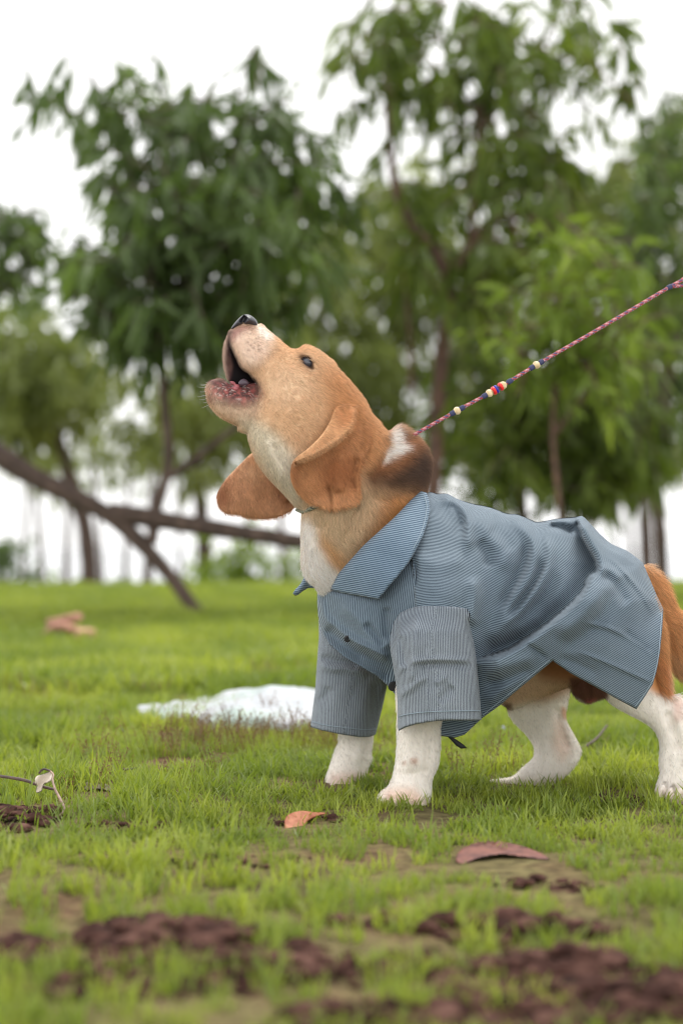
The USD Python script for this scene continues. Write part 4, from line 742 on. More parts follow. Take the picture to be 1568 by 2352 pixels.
# fur
def flow(px, py):
    """Which way the coat lies, as a direction in the photograph: back from the nose, down the neck, down the legs."""
    px, py = np.asarray(px, float), np.asarray(py, float)
    d = np.stack([np.full(px.shape, 0.7), np.full(px.shape, 0.75)], -1)
    w = np.clip((py - 960) / 140, 0, 1)[..., None]
    d = d * (1 - w) + np.array([0.35, 1.0]) * w
    s = np.clip((px - 880) / 60, 0, 1)[..., None] * np.clip((1160 - py) / 60, 0, 1)[..., None]
    d = d * (1 - s) + np.array([0.95, 0.25]) * s
    j = np.clip((620 - px) / 40, 0, 1)[..., None] * (py > 860)[..., None]
    d = d * (1 - j) + np.array([0.3, 0.9]) * j
    t = (px > 1420)[..., None] * (py < 1600)[..., None]
    d = np.where(t, np.array([0.55, 0.95]), d)
    a = (meshkit.fbm(np.stack([px / 40, py / 40, px * 0], -1), 2, 77) - 0.5) * 1.2
    c, s_ = np.cos(a), np.sin(a)
    return np.stack([d[..., 0] * c - d[..., 1] * s_, d[..., 0] * s_ + d[..., 1] * c], -1)
def grow(name, v, f, col, n, length, lift, px_of, wid=0.00018, rng=RNG, keep=None):
    a, b, c = v[f[:, 0]], v[f[:, 1]], v[f[:, 2]]
    fn = np.cross(b - a, c - a); ar = np.linalg.norm(fn, axis=1); fn /= ar[:, None] + 1e-15
    cen = (a + b + c) / 3; view = np.array([0, 0, CAM_H]) - cen; view /= np.linalg.norm(view, axis=1, keepdims=True)
    w = ar * ((fn * view).sum(1) > -0.35)
    if keep is not None: w = w * keep(px_of[0][f].mean(1), px_of[1][f].mean(1))
    k = rng.choice(len(f), n, p=w / w.sum())
    u1, u2 = rng.random(n), rng.random(n); m = u1 + u2 > 1; u1[m], u2[m] = 1 - u1[m], 1 - u2[m]
    bw = np.stack([1 - u1 - u2, u1, u2], 1)
    mix = lambda arr: (arr[f[k]] * bw.reshape(n, 3, *([1] * (arr.ndim - 1)))).sum(1)
    root, hx, hy, hc, nrm = mix(v), mix(px_of[0]), mix(px_of[1]), mix(col), fn[k]
    fl = flow(hx, hy); d = np.stack([fl[:, 0], np.zeros(n), -fl[:, 1]], 1)
    d -= nrm * (d * nrm).sum(1)[:, None]; d /= np.linalg.norm(d, axis=1, keepdims=True) + 1e-9
    L = (length(hx, hy) if callable(length) else np.full(n, length)) * rng.uniform(0.6, 1.25, n)
    lf = (lift + rng.normal(0, 0.10, n))[:, None]; side = np.cross(nrm, d) * rng.normal(0, 0.16, n)[:, None]
    p1 = root + (d + nrm * (lf + 0.25) + side) * (L * 0.5)[:, None]
    p2 = p1 + (d + nrm * (lf - 0.12) + side * 1.5) * (L * 0.5)[:, None]
    pts = np.stack([root - nrm * 0.0006, p1, p2], 1)
    hc = np.clip(hc * rng.normal(1.0, 0.27, (n, 1)) * (1 + rng.normal(0, 0.02, (n, 3))), 0.004, 0.9)
    return pts, np.array([wid, wid * 0.85, wid * 0.25])[None], hc
fur_zone = shapely.Polygon(Z1((60, 60), (1500, 60), (1500, 1120), (1380, 1200), (830, 1790), (640, 1790), (640, 1300), (60, 900))).buffer(0)
mouth_zone = shapely.Polygon(np.vstack([ZH((330, 280)), mouth_edge[::-1], ZH((640, 900), (420, 900), (300, 850), (330, 600))])).buffer(-1)
nose_zone = shapely.Polygon(nose_poly).buffer(1); eye_zone = shapely.Polygon(eye_open).buffer(2.5)
bar = lambda px, py: ~(shapely.contains_xy(nose_zone, px, py) | shapely.contains_xy(eye_zone, px, py) | shapely.contains_xy(mouth_zone, px, py))
def len_head(px, py):
    L = 0.0034 + 0.0035 * np.clip((px - 620) / 200, 0, 1) + 0.003 * np.clip((py - 1000) / 150, 0, 1)
    return L + 0.004 * np.clip((px - 890) / 50, 0, 1) * np.clip((1150 - py) / 60, 0, 1)
NH = 1.0
g1 = grow('fur', bv, bf, bcol, int(90000 * NH), len_head, 0.24, (bpx, bpy), keep=lambda x, y: shapely.contains_xy(fur_zone, x, y) & bar(x, y))
g2 = grow('fur', e1[0], e1[1], ec1, int(16000 * NH), 0.006, 0.16, (e1[2], e1[3]))
g3 = grow('fur', e2[0], e2[1], ec2, int(9000 * NH), 0.006, 0.16, (e2[2], e2[3]))
leg_keep = lambda x, y: (y > 1560) & ~((x > 1480) & (y < 1590))
g4 = grow('fur', bv, bf, bcol, int(36000 * NH), 0.0040, 0.22, (bpx, bpy), keep=leg_keep)
tail_zone = shapely.Polygon(Z2((1415, 330), (1700, 500), (1700, 850), (1480, 850), (1440, 700)))
g5 = grow('fur', bv, bf, bcol, int(14000 * NH), 0.016, 0.3, (bpx, bpy), wid=0.00024, keep=lambda x, y: shapely.contains_xy(tail_zone, x, y))
fp = [g1, g2, g3, g4, g5]
g6 = grow('fur', bv, bf, bcol, 6000, 0.010, 0.40, (bpx, bpy), wid=0.0002, keep=lambda x, y: shapely.contains_xy(shapely.Polygon(Z1((1200, 740), (1480, 800), (1500, 1120), (1380, 1150), (1200, 1080), (1120, 1020))), x, y))
fp.append(g6)
curves('fur', np.vstack([g[0] for g in fp]), np.vstack([np.repeat(g[1], len(g[0]), 0) for g in fp]), hair_mat, dog, np.vstack([g[2] for g in fp]), kind='stuff')
# whiskers on the chin
wk = []
for a, b, c in ((75, 880, 175), (72, 915, 178), (70, 960, 184), (72, 1000, 190), (80, 1040, 186), (85, 1075, 196), (100, 1110, 205), (110, 870, 160), (90, 900, 170)):
    p0 = ZH((a, b))[0]; r = math.radians(c); L = RNG.uniform(10, 22)
    q = np.array([p0, p0 + L * 0.5 * np.array([math.cos(r), math.sin(r) * -1]), p0 + L * np.array([math.cos(r), -math.sin(r) - 0.05])])
    wk.append(P(q[:, 0], q[:, 1], YH(*p0) - 0.004))
curves('whiskers', np.array(wk), np.array([0.00028, 0.0002, 0.00008])[None], mat('whisker', {'p': ('principled_bsdf', {'base_color': (0.8, 0.78, 0.74), 'roughness': 0.4})}), dog, kind='stuff')
# ------------------------------------------------------------------ the striped shirt the dog wears
def cloth(name, period, dark=(0.038, 0.056, 0.080), light=(0.200, 0.258, 0.308), duty=0.0):
    k = 2 * math.pi / period
    return mat(name, {'tc': ('texture_coordinate', {}), 's': ('separate_xyz', {}), 'g': ('geometry', {}), 'n': ('noise_texture', {'scale': 260, 'detail': 2}), 'nj': ('math', {'math_type': 'multiply_add', 'value2': 0.0005, 'value3': 0.0}),
        'ad': ('math', {'math_type': 'add'}), 'm': ('math', {'math_type': 'multiply', 'value2': k}), 'c': ('math', {'math_type': 'cosine'}), 'mr': ('map_range', {'from_min': -0.55 + duty, 'from_max': 0.55 + duty, 'clamp': True}),
        'mx': ('mix_color', {'blend_type': 'mix', 'a': dark, 'b': light}),
        'n2': ('noise_texture', {'scale': 9, 'detail': 3}), 'r2': ('rgb_ramp', {'ramp': [(0.3, (0.82, 0.84, 0.86)), (0.7, (1.15, 1.13, 1.10))]}), 'fade': ('mix_color', {'blend_type': 'multiply', 'fac': 1.0, 'use_clamp_result': False}),
        'w': ('noise_texture', {'scale': 1500, 'detail': 1}), 'hs': ('math', {'math_type': 'multiply_add', 'value2': 0.5}), 'bp': ('bump', {'strength': 0.35, 'distance': 0.0006}),
        'p': ('principled_bsdf', {'roughness': 0.85, 'sheen_weight': 0.12, 'specular_ior_level': 0.2})},
        [('tc.UV', 's.vector'), ('g.position', 'n.vector'), ('g.position', 'n2.vector'), ('g.position', 'w.vector'), ('n.fac', 'nj.value1'), ('s.x', 'ad.value1'), ('nj.value', 'ad.value2'), ('ad.value', 'm.value1'), ('m.value', 'c.value1'), ('c.value', 'mr.value'),
         ('mr.result', 'mx.fac'), ('mx.result', 'fade.a'), ('n2.fac', 'r2.fac'), ('r2.color', 'fade.b'), ('fade.result', 'p.base_color'), ('w.fac', 'hs.value1'), ('c.value', 'hs.value3'), ('hs.value', 'bp.height'), ('bp.normal', 'p.normal')])
cloth_mat = cloth('shirt_cloth', 0.00215)
sleeve_mat = cloth('sleeve_cloth', 0.0022, (0.050, 0.058, 0.084), (0.30, 0.345, 0.385))
collar_mat = cloth('collar_cloth', 0.0023, (0.055, 0.095, 0.145), (0.21, 0.28, 0.35))
black_mat = mat('black_tape', {'p': ('principled_bsdf', {'base_color': (0.012, 0.012, 0.015), 'roughness': 0.6})})
stitch_mat = mat('stitch_thread', {'p': ('principled_bsdf', {'base_color': (0.27, 0.34, 0.40), 'roughness': 0.8})})

top_line = np.vstack([Z2((560, 66), (600, 66)), ZB((0, 40), (60, 40), (130, 75), (230, 105), (330, 125), (440, 165), (510, 172), (600, 208), (640, 221), (760, 200), (880, 188), (925, 184), (960, 215), (1040, 300), (1110, 360), (1200, 400), (1260, 440), (1312, 482))])
top_s = spline(top_line, 5, False)
rump_line = np.vstack([top_s[-1:], ZB((1380, 620), (1442, 778))])
sil_top = np.vstack([top_s, rump_line[1:]])
chest_edge = spline(np.vstack([ZA((300, 720), (235, 790), (232, 900), (240, 1010), (262, 1130))]), 5, False)
TM, LQ = 0.105, 200.0
def quarter(d, L): return np.sqrt(np.maximum(1 - (1 - np.clip(d / L, 0, 1)) ** 2, 0))
_dd = np.linspace(0, LQ, 400); _tp = np.gradient(TM * S2 * quarter(_dd, LQ), _dd); _ex = np.cumsum((np.sqrt(1 + np.minimum(_tp, 3.0) ** 2) - 1)[::-1])[::-1] * (_dd[1] - _dd[0])
flap_edge = spline(ZB((885, 196), (915, 290), (960, 380), (1000, 450), (1014, 530), (968, 562), (900, 690), (770, 812), (600, 940), (450, 1035), (300, 1085), (200, 1095)), 5, False)
flap_zone = shapely.Polygon(np.vstack([flap_edge, ZB((200, 1700), (1600, 1700), (1600, 300), (1200, 300), (925, 150))])).buffer(0)
RIDGES = [  # in the enlarged view ZB: line, width in pixels, height in metres
    (((20, 45), (90, 75), (150, 130), (185, 200), (200, 300), (190, 420)), 13, 0.012), (((70, 85), (115, 130), (150, 190), (165, 260)), 9, -0.009),
    (((440, 170), (545, 260), (600, 330), (620, 430), (590, 560), (500, 700), (400, 850), (330, 940)), 14, 0.011), (((520, 330), (565, 370), (545, 480), (480, 620), (380, 790)), 12, -0.008),
    (((640, 260), (700, 340), (715, 450), (690, 560), (600, 700), (480, 840), (340, 960)), 13, 0.009), (((660, 430), (640, 560), (560, 690), (440, 830)), 10, -0.007),
    (((210, 150), (290, 250), (370, 330), (430, 420), (400, 560)), 20, 0.008), (((250, 330), (320, 430), (330, 520)), 14, -0.007), (((330, 250), (420, 330), (470, 420)), 14, -0.005),
    (((215, 560), (240, 680), (225, 800), (215, 900)), 14, 0.010), (((300, 980), (420, 930), (560, 880), (680, 790)), 18, 0.006), (((290, 1030), (420, 1000), (560, 940)), 14, -0.006),
    (((720, 480), (640, 640), (520, 790), (390, 910)), 8, 0.005), (((780, 520), (700, 680), (560, 820)), 14, -0.004),
    (((1040, 540), (1090, 570), (1140, 620), (1220, 760)), 13, -0.008), (((1010, 520), (1100, 530), (1180, 600)), 11, 0.006), (((1080, 560), (1010, 700), (900, 850), (740, 960)), 22, 0.008), (((1130, 640), (1060, 800), (900, 960), (760, 1040)), 20, -0.006),
    (((1070, 430), (1170, 520), (1300, 680), (1400, 830)), 3.5, 0.0035), (((1140, 480), (1270, 620), (1420, 790)), 3.5, 0.0035), (((870, 1040), (1080, 1120), (1240, 1190), (1385, 1255)), 3.5, 0.004), (((900, 860), (1100, 900), (1260, 990), (1390, 1090)), 5, 0.004), (((1180, 900), (1290, 1010), (1360, 1060)), 8, -0.004),
    (((560, 1000), (640, 1050), (700, 1100)), 5, -0.004), (((300, 1180), (480, 1130), (640, 1080)), 16, 0.006), (((280, 1260), (460, 1230), (600, 1150)), 12, -0.005), (((300, 1400), (430, 1280), (600, 1180)), 12, 0.005),
    (((760, 1080), (900, 1130), (1040, 1200)), 10, -0.004), (((900, 215), (880, 260), (905, 300)), 6, -0.006), (((700, 235), (800, 255), (880, 290)), 9, -0.016), (((680, 215), (780, 218), (870, 205)), 7, 0.006)]
RIDGES = [(ZB(*l), w, a) for l, w, a in RIDGES] + [
    (ZA((1000, 480), (1050, 560), (1200, 600), (1400, 560)), 18, 0.004), (ZA((985, 545), (1010, 640), (1000, 800)), 5, -0.004), (ZA((1150, 110), (1250, 200), (1330, 300), (1340, 400)), 16, -0.006)]
def folds(px, py, fine=True):
    b = 1.3 * sum(ridge(px, py, l, w, a, 0.2) for l, w, a in RIDGES)
    d, t = seg_dist(px, py, flap_edge); s = np.where(shapely.contains_xy(flap_zone, px, py), d, -d)
    end = np.clip((1 - t) / 0.12, 0, 1) * np.clip(t / 0.05, 0.3, 1)
    b = b + end * np.where(s > 0, 0.042 * np.exp(-s / 120) * np.sqrt(np.clip(s / 14, 0, 1)), -0.022 * np.exp(-(s / 30) ** 2))
    return b + fine * 0.0022 * (meshkit.fbm(np.stack([px / 38, py / 38, px * 0], -1), 3, 66) - 0.5)
def shoulder(px, py):
    c = Z2((640, 505))[0]; return blob(px, py, c[0], c[1], 95, 115, 0.050)
def body_base(px, py):
    d, _ = seg_dist(px, py, sil_top); dc, _ = seg_dist(px, py, chest_edge)
    q = quarter(d, LQ) * quarter(dc, 190)
    T = TM * q - 0.02 * np.clip((py - 1480) / 200, 0, 1) + 0.030 * np.clip((px - 1250) / 150, 0, 1) * np.clip((py - 1300) / 80, 0, 1)
    return 1.985 - T - shoulder(px, py), d
def body_y(px, py): return body_base(px, py)[0] - folds(px, py) * np.clip(seg_dist(px, py, sil_top)[0] / 14, 0.25, 1)
_k = np.array([(700, 2.0), (950, 3.0), (1050, 9.0), (1200, 22.0), (1300, 27.0), (1560, 25.0)])
_x = np.arange(600, 1700.0); _g = np.cumsum(np.tan(np.radians(np.interp(_x, _k[:, 0], _k[:, 1]))))
def body_s(px, py):
    d, _ = seg_dist(px, py, top_s)
    return (py - np.interp(px, _x, _g) - np.interp(d, _dd, _ex) * 0.8) / S2 + 0.22 * folds(px, py, False) + 0.3 * shoulder(px, py)
body_outline = np.vstack([resample(np.vstack([top_s]), 4), resample(np.vstack([top_s[-1:], ZB((1345, 560), (1400, 690), (1442, 778))]), 4)[1:], sharp_open(np.vstack([ZB((1442, 778), (1436, 900), (1420, 1060), (1398, 1180), (1375, 1260), (1320, 1345), (1270, 1420), (1130, 1345), (1000, 1272), (850, 1190), (735, 1110), (600, 1222), (470, 1330), (410, 1385), (280, 1480)), Z2((728, 1000), (690, 1012), (600, 1000), (560, 900), (520, 700), (490, 545)), ZA((1000, 930), (985, 700), (960, 500), (1020, 300), (1040, 150)), Z2((562, 90))]), 4)[1:-1]])
r = sheet(body_outline, body_y, 0.0014, 5.0, 2.0)
uv = np.stack([body_s(r[2], r[3]), r[3] / S2], 1)
shirt = obj('shirt', r[:2], cloth_mat, dog, 40, label='blue grey finely striped short sleeved shirt') if False else obj('shirt', r[:2], cloth_mat, dog, True, uv=uv, label='blue grey finely striped short sleeved shirt')
# the far side of the shirt, hanging behind the dog
far_outline = np.vstack([resample(top_s, 6), sharp_open(np.vstack([top_s[-1:], ZB((1430, 760), (1410, 1000), (1250, 1330), (740, 1060), (420, 1340), (260, 1440)), Z2((690, 960), (560, 880), (440, 800), (330, 640)), ZA((330, 900), (560, 500), (900, 150)), Z2((560, 70))]), 6)[1:-1]])
far_y = lambda px, py: 2 * 1.985 - body_base(px, py)[0] - 2 * shoulder(px, py) - 0.006 + folds(px, py) * 0.3
r = sheet(far_outline, far_y, 0.0014, 8.0, 2.0)
obj('far_panel', r[:2], cloth_mat, shirt, True, uv=np.stack([body_s(r[2], r[3]), r[3] / S2], 1))
# chest panel with its placket fold
placket = ZA((262, 850), (272, 950), (300, 1030), (400, 1120), (520, 1205), (690, 1290), (800, 1345))
low_edge = ZA((240, 1010), (262, 1130), (330, 1235), (430, 1325), (560, 1402), (700, 1482), (800, 1570), (858, 1645))
def chest_y(px, py):
    y = body_base(px, py)[0] + 0.0025
    y = y - ridge(px, py, placket, 9, 0.012, 0.08) + ridge(px, py, ZA((290, 1090), (380, 1190), (520, 1290), (700, 1400), (830, 1500)), 16, 0.016, 0.1)
    y = y - ridge(px, py, ZA((420, 900), (560, 1050), (700, 1200), (790, 1290)), 16, 0.007) + ridge(px, py, ZA((600, 1060), (690, 1160), (760, 1250)), 8, 0.008) + ridge(px, py, ZA((780, 930), (770, 1060), (790, 1200)), 10, 0.007)
    y = y - ridge(px, py, ZA((560, 1330), (700, 1400), (840, 1480)), 9, 0.006)
    return y + 0.018 * np.clip((py - 1480) / 110, 0, 1)
chest_outline = sharp(np.vstack([ZA((300, 780), (232, 800), (231, 900)), low_edge, ZA((865, 1620), (870, 1300), (900, 1050), (1010, 960), (1010, 560), (960, 560), (700, 700), (420, 700))]), 4)
r = sheet(chest_outline, chest_y, 0.0014, 5.0, 2.0)
def chest_s(px, py):
    a = np.radians(16 + 30 * np.clip((py - 1420) / 150, 0, 1)); return ((px - 800) * np.cos(a) + (py - 1400) * np.sin(a) * 0.35) / S2 + 0.15 * (chest_y(px, py) - body_base(px, py)[0])
obj('chest_panel', r[:2], cloth_mat, shirt, True, uv=np.stack([chest_s(r[2], r[3]), r[3] / S2], 1))
# sleeves
def sleeve(name, outline, top_y, left, right, yc, ts, tb, meet, shear, label, extra, bot):
    L, R = np.array(left), np.array(right)
    def u(px, py):
        l, r_ = np.interp(py, L[:, 1], L[:, 0]), np.interp(py, R[:, 1], R[:, 0]); return np.clip((px - (l + r_) / 2) / ((r_ - l) / 2 + 1e-6), -1, 1)
    def f(px, py):
        y = yc - ts * np.sqrt(np.maximum(1 - u(px, py) ** 2, 0)) - extra(px, py)
        if meet is not None:
            w = np.clip((py - top_y(px)) / 60, 0, 1); w = w * w * (3 - 2 * w); y = y * w + (meet(px, py) - 0.003) * (1 - w)
        return y
    bk = lambda px, py: np.maximum(f(px, py) + 0.006, yc + tb * np.sqrt(np.maximum(1 - u(px, py) ** 2, 0)))
    s = sheet(outline, f, 0.0014, 4.5, 2.0)
    sv = lambda px, py: (px + shear * (py - 1500)) / S2 + 0.6 * (f(px, py) - yc) * np.sign(u(px, py)) * 0.5
    o = obj('sleeve', s[:2], sleeve_mat, shirt, True, uv=np.stack([sv(s[2], s[3]), s[3] / S2], 1), label=label)
    b = sheet(outline + np.where(outline[:, 1:] > bot - 14, np.array([0, -7.0]), 0), bk, 0.0014, 7.0, 2.0)
    obj('lining', b[:2], cloth_mat, o, True, uv=np.stack([sv(b[2], b[3]), b[3] / S2], 1)) if False else obj('sleeve_lining', b[:2], cloth_mat, shirt, True, uv=np.stack([sv(b[2], b[3]), b[3] / S2], 1))
    return f
near_out = sharp(ZA((800, 1240), (805, 1160), (835, 1050), (880, 985), (950, 950), (1010, 935), (1060, 930), (1300, 935), (1400, 950), (1428, 990), (1440, 1100), (1475, 1300), (1495, 1500), (1512, 1700), (1520, 1825), (1440, 1830), (1300, 1828), (1150, 1835), (1000, 1860), (920, 1885), (872, 1912), (862, 1880), (862, 1700), (850, 1550), (825, 1400)), 4)
nl = ZA((880, 985), (820, 1100), (800, 1240), (825, 1400), (850, 1550), (862, 1700), (862, 1912)); nr = ZA((1428, 985), (1440, 1100), (1475, 1300), (1495, 1500), (1512, 1700), (1520, 1830))
sl_extra = lambda px, py: (ridge(px, py, ZA((1010, 940), (1000, 1150), (985, 1400), (960, 1560)), 9, 0.006) + ridge(px, py, ZA((1090, 1250), (1095, 1500), (1090, 1800)), 3.5, 0.0035) - ridge(px, py, ZA((870, 1150), (900, 1300), (930, 1420)), 10, 0.007) + ridge(px, py, ZA((850, 1480), (950, 1380), (1150, 1350), (1470, 1360)), 6, 0.004)
    - ridge(px, py, ZA((1000, 1400), (1200, 1390), (1480, 1400)), 7, 0.004) + ridge(px, py, ZA((870, 1640), (980, 1560), (1100, 1470)), 8, 0.004) + ridge(px, py, ZA((1150, 1540), (1260, 1480)), 7, 0.003) + ridge(px, py, ZA((1180, 1680), (1300, 1560)), 10, -0.004) + 0.0035 * (meshkit.fbm(np.stack([px / 24, py / 40, px * 0], -1), 3, 71) - 0.5))
near_f = sleeve('sleeve', near_out, lambda px: np.interp(px, *zip(*ZA((800, 1240), (880, 985), (1010, 935), (1400, 945), (1430, 990)))), nl, nr, 1.862, 0.045, 0.05, body_y, 0.0, 'near sleeve with upright stripes and a pressed crease', sl_extra, ZA((0, 1830))[0][1])
far_out = sharp(ZA((243, 1000), (330, 1000), (560, 1200), (800, 1380), (775, 1580), (745, 1720), (712, 1850), (690, 1940), (640, 1958), (560, 1960), (400, 1935), (260, 1905), (180, 1880), (195, 1750), (215, 1600), (232, 1350), (245, 1180)), 4)
fl = ZA((243, 1000), (245, 1180), (232, 1350), (215, 1600), (195, 1750), (180, 1885)); fr = ZA((800, 1000), (800, 1380), (775, 1580), (745, 1720), (690, 1950))
far_f = sleeve('sleeve', far_out, None, fl, fr, 2.065, 0.045, 0.04, None, -0.05, 'far sleeve in the shade of the chest',
               lambda px, py: ridge(px, py, ZA((240, 1380), (350, 1420), (480, 1420), (640, 1480)), 9, 0.006) - ridge(px, py, ZA((250, 1330), (400, 1370), (560, 1400)), 8, 0.006) - ridge(px, py, ZA((215, 1680), (290, 1640), (330, 1560)), 9, 0.005) + ridge(px, py, ZA((700, 1500), (690, 1700), (660, 1930)), 12, -0.006) + 0.004 * (meshkit.fbm(np.stack([px / 26, py / 40, px * 0], -1), 3, 72) - 0.5), ZA((0, 1890))[0][1])
# collar
col_out = sharp(np.vstack([spline(ZA((1045, 28), (960, 105), (850, 220), (720, 340), (600, 450), (500, 560), (420, 650), (350, 740), (296, 792)), 4, False), ZA((330, 803), (420, 826), (560, 852), (640, 868), (712, 882), (745, 842), (800, 772), (880, 680), (950, 590), (1003, 500), (1062, 380), (1100, 270), (1120, 180), (1112, 100), (1088, 40))]), 4)
cx_, cy_ = col_out[:, 0], col_out[:, 1]
gx_, gy_ = np.meshgrid(np.linspace(cx_.min(), cx_.max(), 40), np.linspace(cy_.min(), cy_.max(), 40)); kk = shapely.contains_xy(shapely.Polygon(col_out).buffer(0), gx_, gy_); gx_, gy_ = gx_[kk], gy_[kk]
under = np.minimum(head.front(gx_, gy_), body_base(gx_, gy_)[0])
basis = lambda px, py: np.stack([np.ones_like(px), (px - 880) / 100, (py - 1250) / 100, ((px - 880) / 100) ** 2, ((py - 1250) / 100) ** 2, (px - 880) * (py - 1250) / 1e4], -1)
co = np.linalg.lstsq(basis(gx_, gy_), under, rcond=None)[0]; off = np.percentile(basis(gx_, gy_) @ co - under, 97)
inner_c = spline(ZA((1045, 28), (850, 220), (600, 450), (420, 650), (296, 792)), 4, False)
def collar_y(px, py):
    d, _ = seg_dist(px, py, inner_c)
    y = basis(px, py) @ co - off - 0.004
    return y + 0.010 * np.exp(-(d / 9) ** 2) - 0.004 * np.clip(d / 70, 0, 1) - ridge(px, py, ZA((1060, 60), (1100, 150), (1080, 300), (1000, 480)), 7, 0.003) + 0.003 * (meshkit.fbm(np.stack([px / 45, py / 45, px * 0], -1), 2, 81) - 0.5)
r = sheet(col_out, collar_y, 0.0030, 4.5, 2.5)
cs = lambda px, py: (py - 0.16 * (px - 880)) / S2
obj('collar', r[:2], collar_mat, shirt, True, uv=np.stack([cs(r[2], r[3]), r[3] / S2], 1), label='near pointed collar flap lying open over the shoulder')
wing = sharp(ZA((120, 600), (150, 670), (180, 730), (235, 790), (160, 790), (118, 815), (85, 842), (60, 850), (40, 832), (60, 800), (92, 768), (125, 715)), 3)
wing_y = lambda px, py: 2.012 - 0.10 * np.clip((705 - px) / 100, 0, 1) * 0.25 - ridge(px, py, ZA((70, 840), (130, 760), (160, 700)), 6, 0.004)
r = sheet(wing, wing_y, 0.0026, 3.5, 2.5)
obj('collar', r[:2], collar_mat, shirt, True, uv=np.stack([cs(r[2], r[3]), r[3] / S2], 1), label='tip of the far collar flap')
# stitching, buttons, tape
def stitch(line, yf, off=0.0018):
    s = resample(spline(line, 4, False), 4); return tube_mesh(P(s[:, 0], s[:, 1], yf(s[:, 0], s[:, 1]) - off), [0.00045], 4, False)
st = [stitch(ZB((1432, 800), (1412, 1060), (1388, 1180), (1366, 1250), (1312, 1335), (1263, 1400)), body_y), stitch(ZB((715, 1105), (590, 1208), (460, 1318), (290, 1455)), body_y),
      stitch(ZA((872, 1800), (920, 1785), (1050, 1765), (1250, 1756), (1510, 1752)), near_f), stitch(ZA((192, 1838), (300, 1865), (450, 1885), (600, 1900), (700, 1895)), far_f), stitch(ZA((985, 480), (1040, 370), (1075, 260), (1090, 150), (1070, 60)), collar_y, 0.0022)]
for q_ in st: obj('stitching', q_, stitch_mat, shirt, True)
def button(p, y, r=0.0042, rot=(0.4, 0.2)):
    b = trimesh.creation.revolve(np.array([(0, 0.0008), (r * 0.55, 0.0008), (r * 0.75, 0.0015), (r, 0.0006), (r, -0.0006), (0, -0.0010)]), sections=20)
    b.apply_transform(trimesh.transformations.euler_matrix(math.pi / 2 + rot[0], 0, rot[1])); b.apply_translation(P(p[0], p[1], y)); return b
pb = ZA((470, 1188))[0]; obj('button', button(pb, float(chest_y(np.array([pb[0]]), np.array([pb[1]]))[0]) - 0.003), black_mat, shirt)
pb = ZA((828, 1560))[0]; obj('button', button(pb, float(chest_y(np.array([pb[0]]), np.array([pb[1]]))[0]) - 0.003, 0.0062), black_mat, shirt)
tp = sharp(Z7((585, 365), (605, 366), (630, 382), (652, 398), (666, 412), (640, 414), (618, 400), (600, 380)), 3)
r = sheet(tp, lambda px, py: 1.93 + 0 * px, 0.0016, 3, 2); obj('tape_end', r[:2], black_mat, shirt)
# ------------------------------------------------------------------ leash, neck cord
rope_mat = mat('rope_look', {'a': ('attribute', {'attribute': 'tint'}), 'n': ('noise_texture', {'scale': 2500, 'detail': 2}), 'bp': ('bump', {'strength': 0.4, 'distance': 0.0004}), 'p': ('principled_bsdf', {'roughness': 0.7})}, [('a.color', 'p.base_color'), ('n.fac', 'bp.height'), ('bp.normal', 'p.normal')])
wood_mat = mat('bead_wood', {'g': ('geometry', {}), 'n': ('noise_texture', {'scale': 220, 'detail': 3}), 'r': ('rgb_ramp', {'ramp': [(0.3, (0.52, 0.38, 0.20)), (0.7, (0.72, 0.58, 0.36))]}), 'p': ('principled_bsdf', {'roughness': 0.4})}, [('g.position', 'n.vector'), ('n.fac', 'r.fac'), ('r.color', 'p.base_color')])
plain = lambda name, c, rough=0.4: mat(name, {'p': ('principled_bsdf', {'base_color': tuple(c), 'roughness': rough})})
def rope(path, rad, pitch, cols, seed=0, sides=6):
    """Twisted strands along a line."""
    p = resample(path, 0.0011); n = len(p); t = np.gradient(p, axis=0); t /= np.linalg.norm(t, axis=1, keepdims=True)
    a = np.cross(t, [0.0, 1, 0]); a /= np.linalg.norm(a, axis=1, keepdims=True); b = np.cross(t, a); L = np.arange(n) * 0.0011
    ms, cs = [], []
    for sgn in (1, -1):
        for i, c in enumerate(cols):
            ph = 2 * math.pi * (i / len(cols)) + sgn * 2 * math.pi * L / pitch; rr = rad * (0.60 + 0.10 * sgn * np.cos(len(cols) * ph))
            m = tube_mesh(p + rr[:, None] * (np.cos(ph)[:, None] * a + np.sin(ph)[:, None] * b), [rad * 0.42], sides, True); ms.append(m); cs.append(np.repeat([c if sgn > 0 else cols[(i + 1) % len(cols)]], len(m[0]), 0))
    return join(ms), np.vstack(cs)
lk_pts = np.array([(940, 1005, 1.965), (955, 996, 1.960), (1048, 944, 1.955), (1141, 893, 1.96), (1233, 837, 1.97), (1380, 752, 1.99), (1542, 656, 2.015)])
ls = spline(lk_pts * [1, 1, 400], 6, False); leash_line = P(ls[:, 0], ls[:, 1], ls[:, 2] / 400)
leash = thing('leash', 'braided red pink and blue cord leash strung with wooden beads', 'leash', loc=P(940, 1005, 1.965))
RC = [lin(160, 66, 72), lin(190, 144, 148), lin(166, 88, 92), lin(72, 76, 112)]
m, c = rope(leash_line, 0.0022, 0.012, RC); obj('rope', m, rope_mat, leash, True, col=c)
for end in ((1640, 592, 2.03), (1640, 640, 2.04)):
    q = spline(np.array([(1538, 658, 2.014 * 400), (1568, 641 if end[1] < 600 else 655, 2.02 * 400), (end[0], end[1], end[2] * 400)]), 6, False)
    m, c = rope(P(q[:, 0], q[:, 1], q[:, 2] / 400), 0.0022, 0.012, RC); obj('rope_end', m, rope_mat, leash, True, col=c)
navy = plain('navy_thread', lin(48, 52, 84), 0.7); red_bead = plain('red_bead', lin(206, 38, 34), 0.25); blue_bead = plain('blue_bead', lin(40, 34, 140), 0.25)
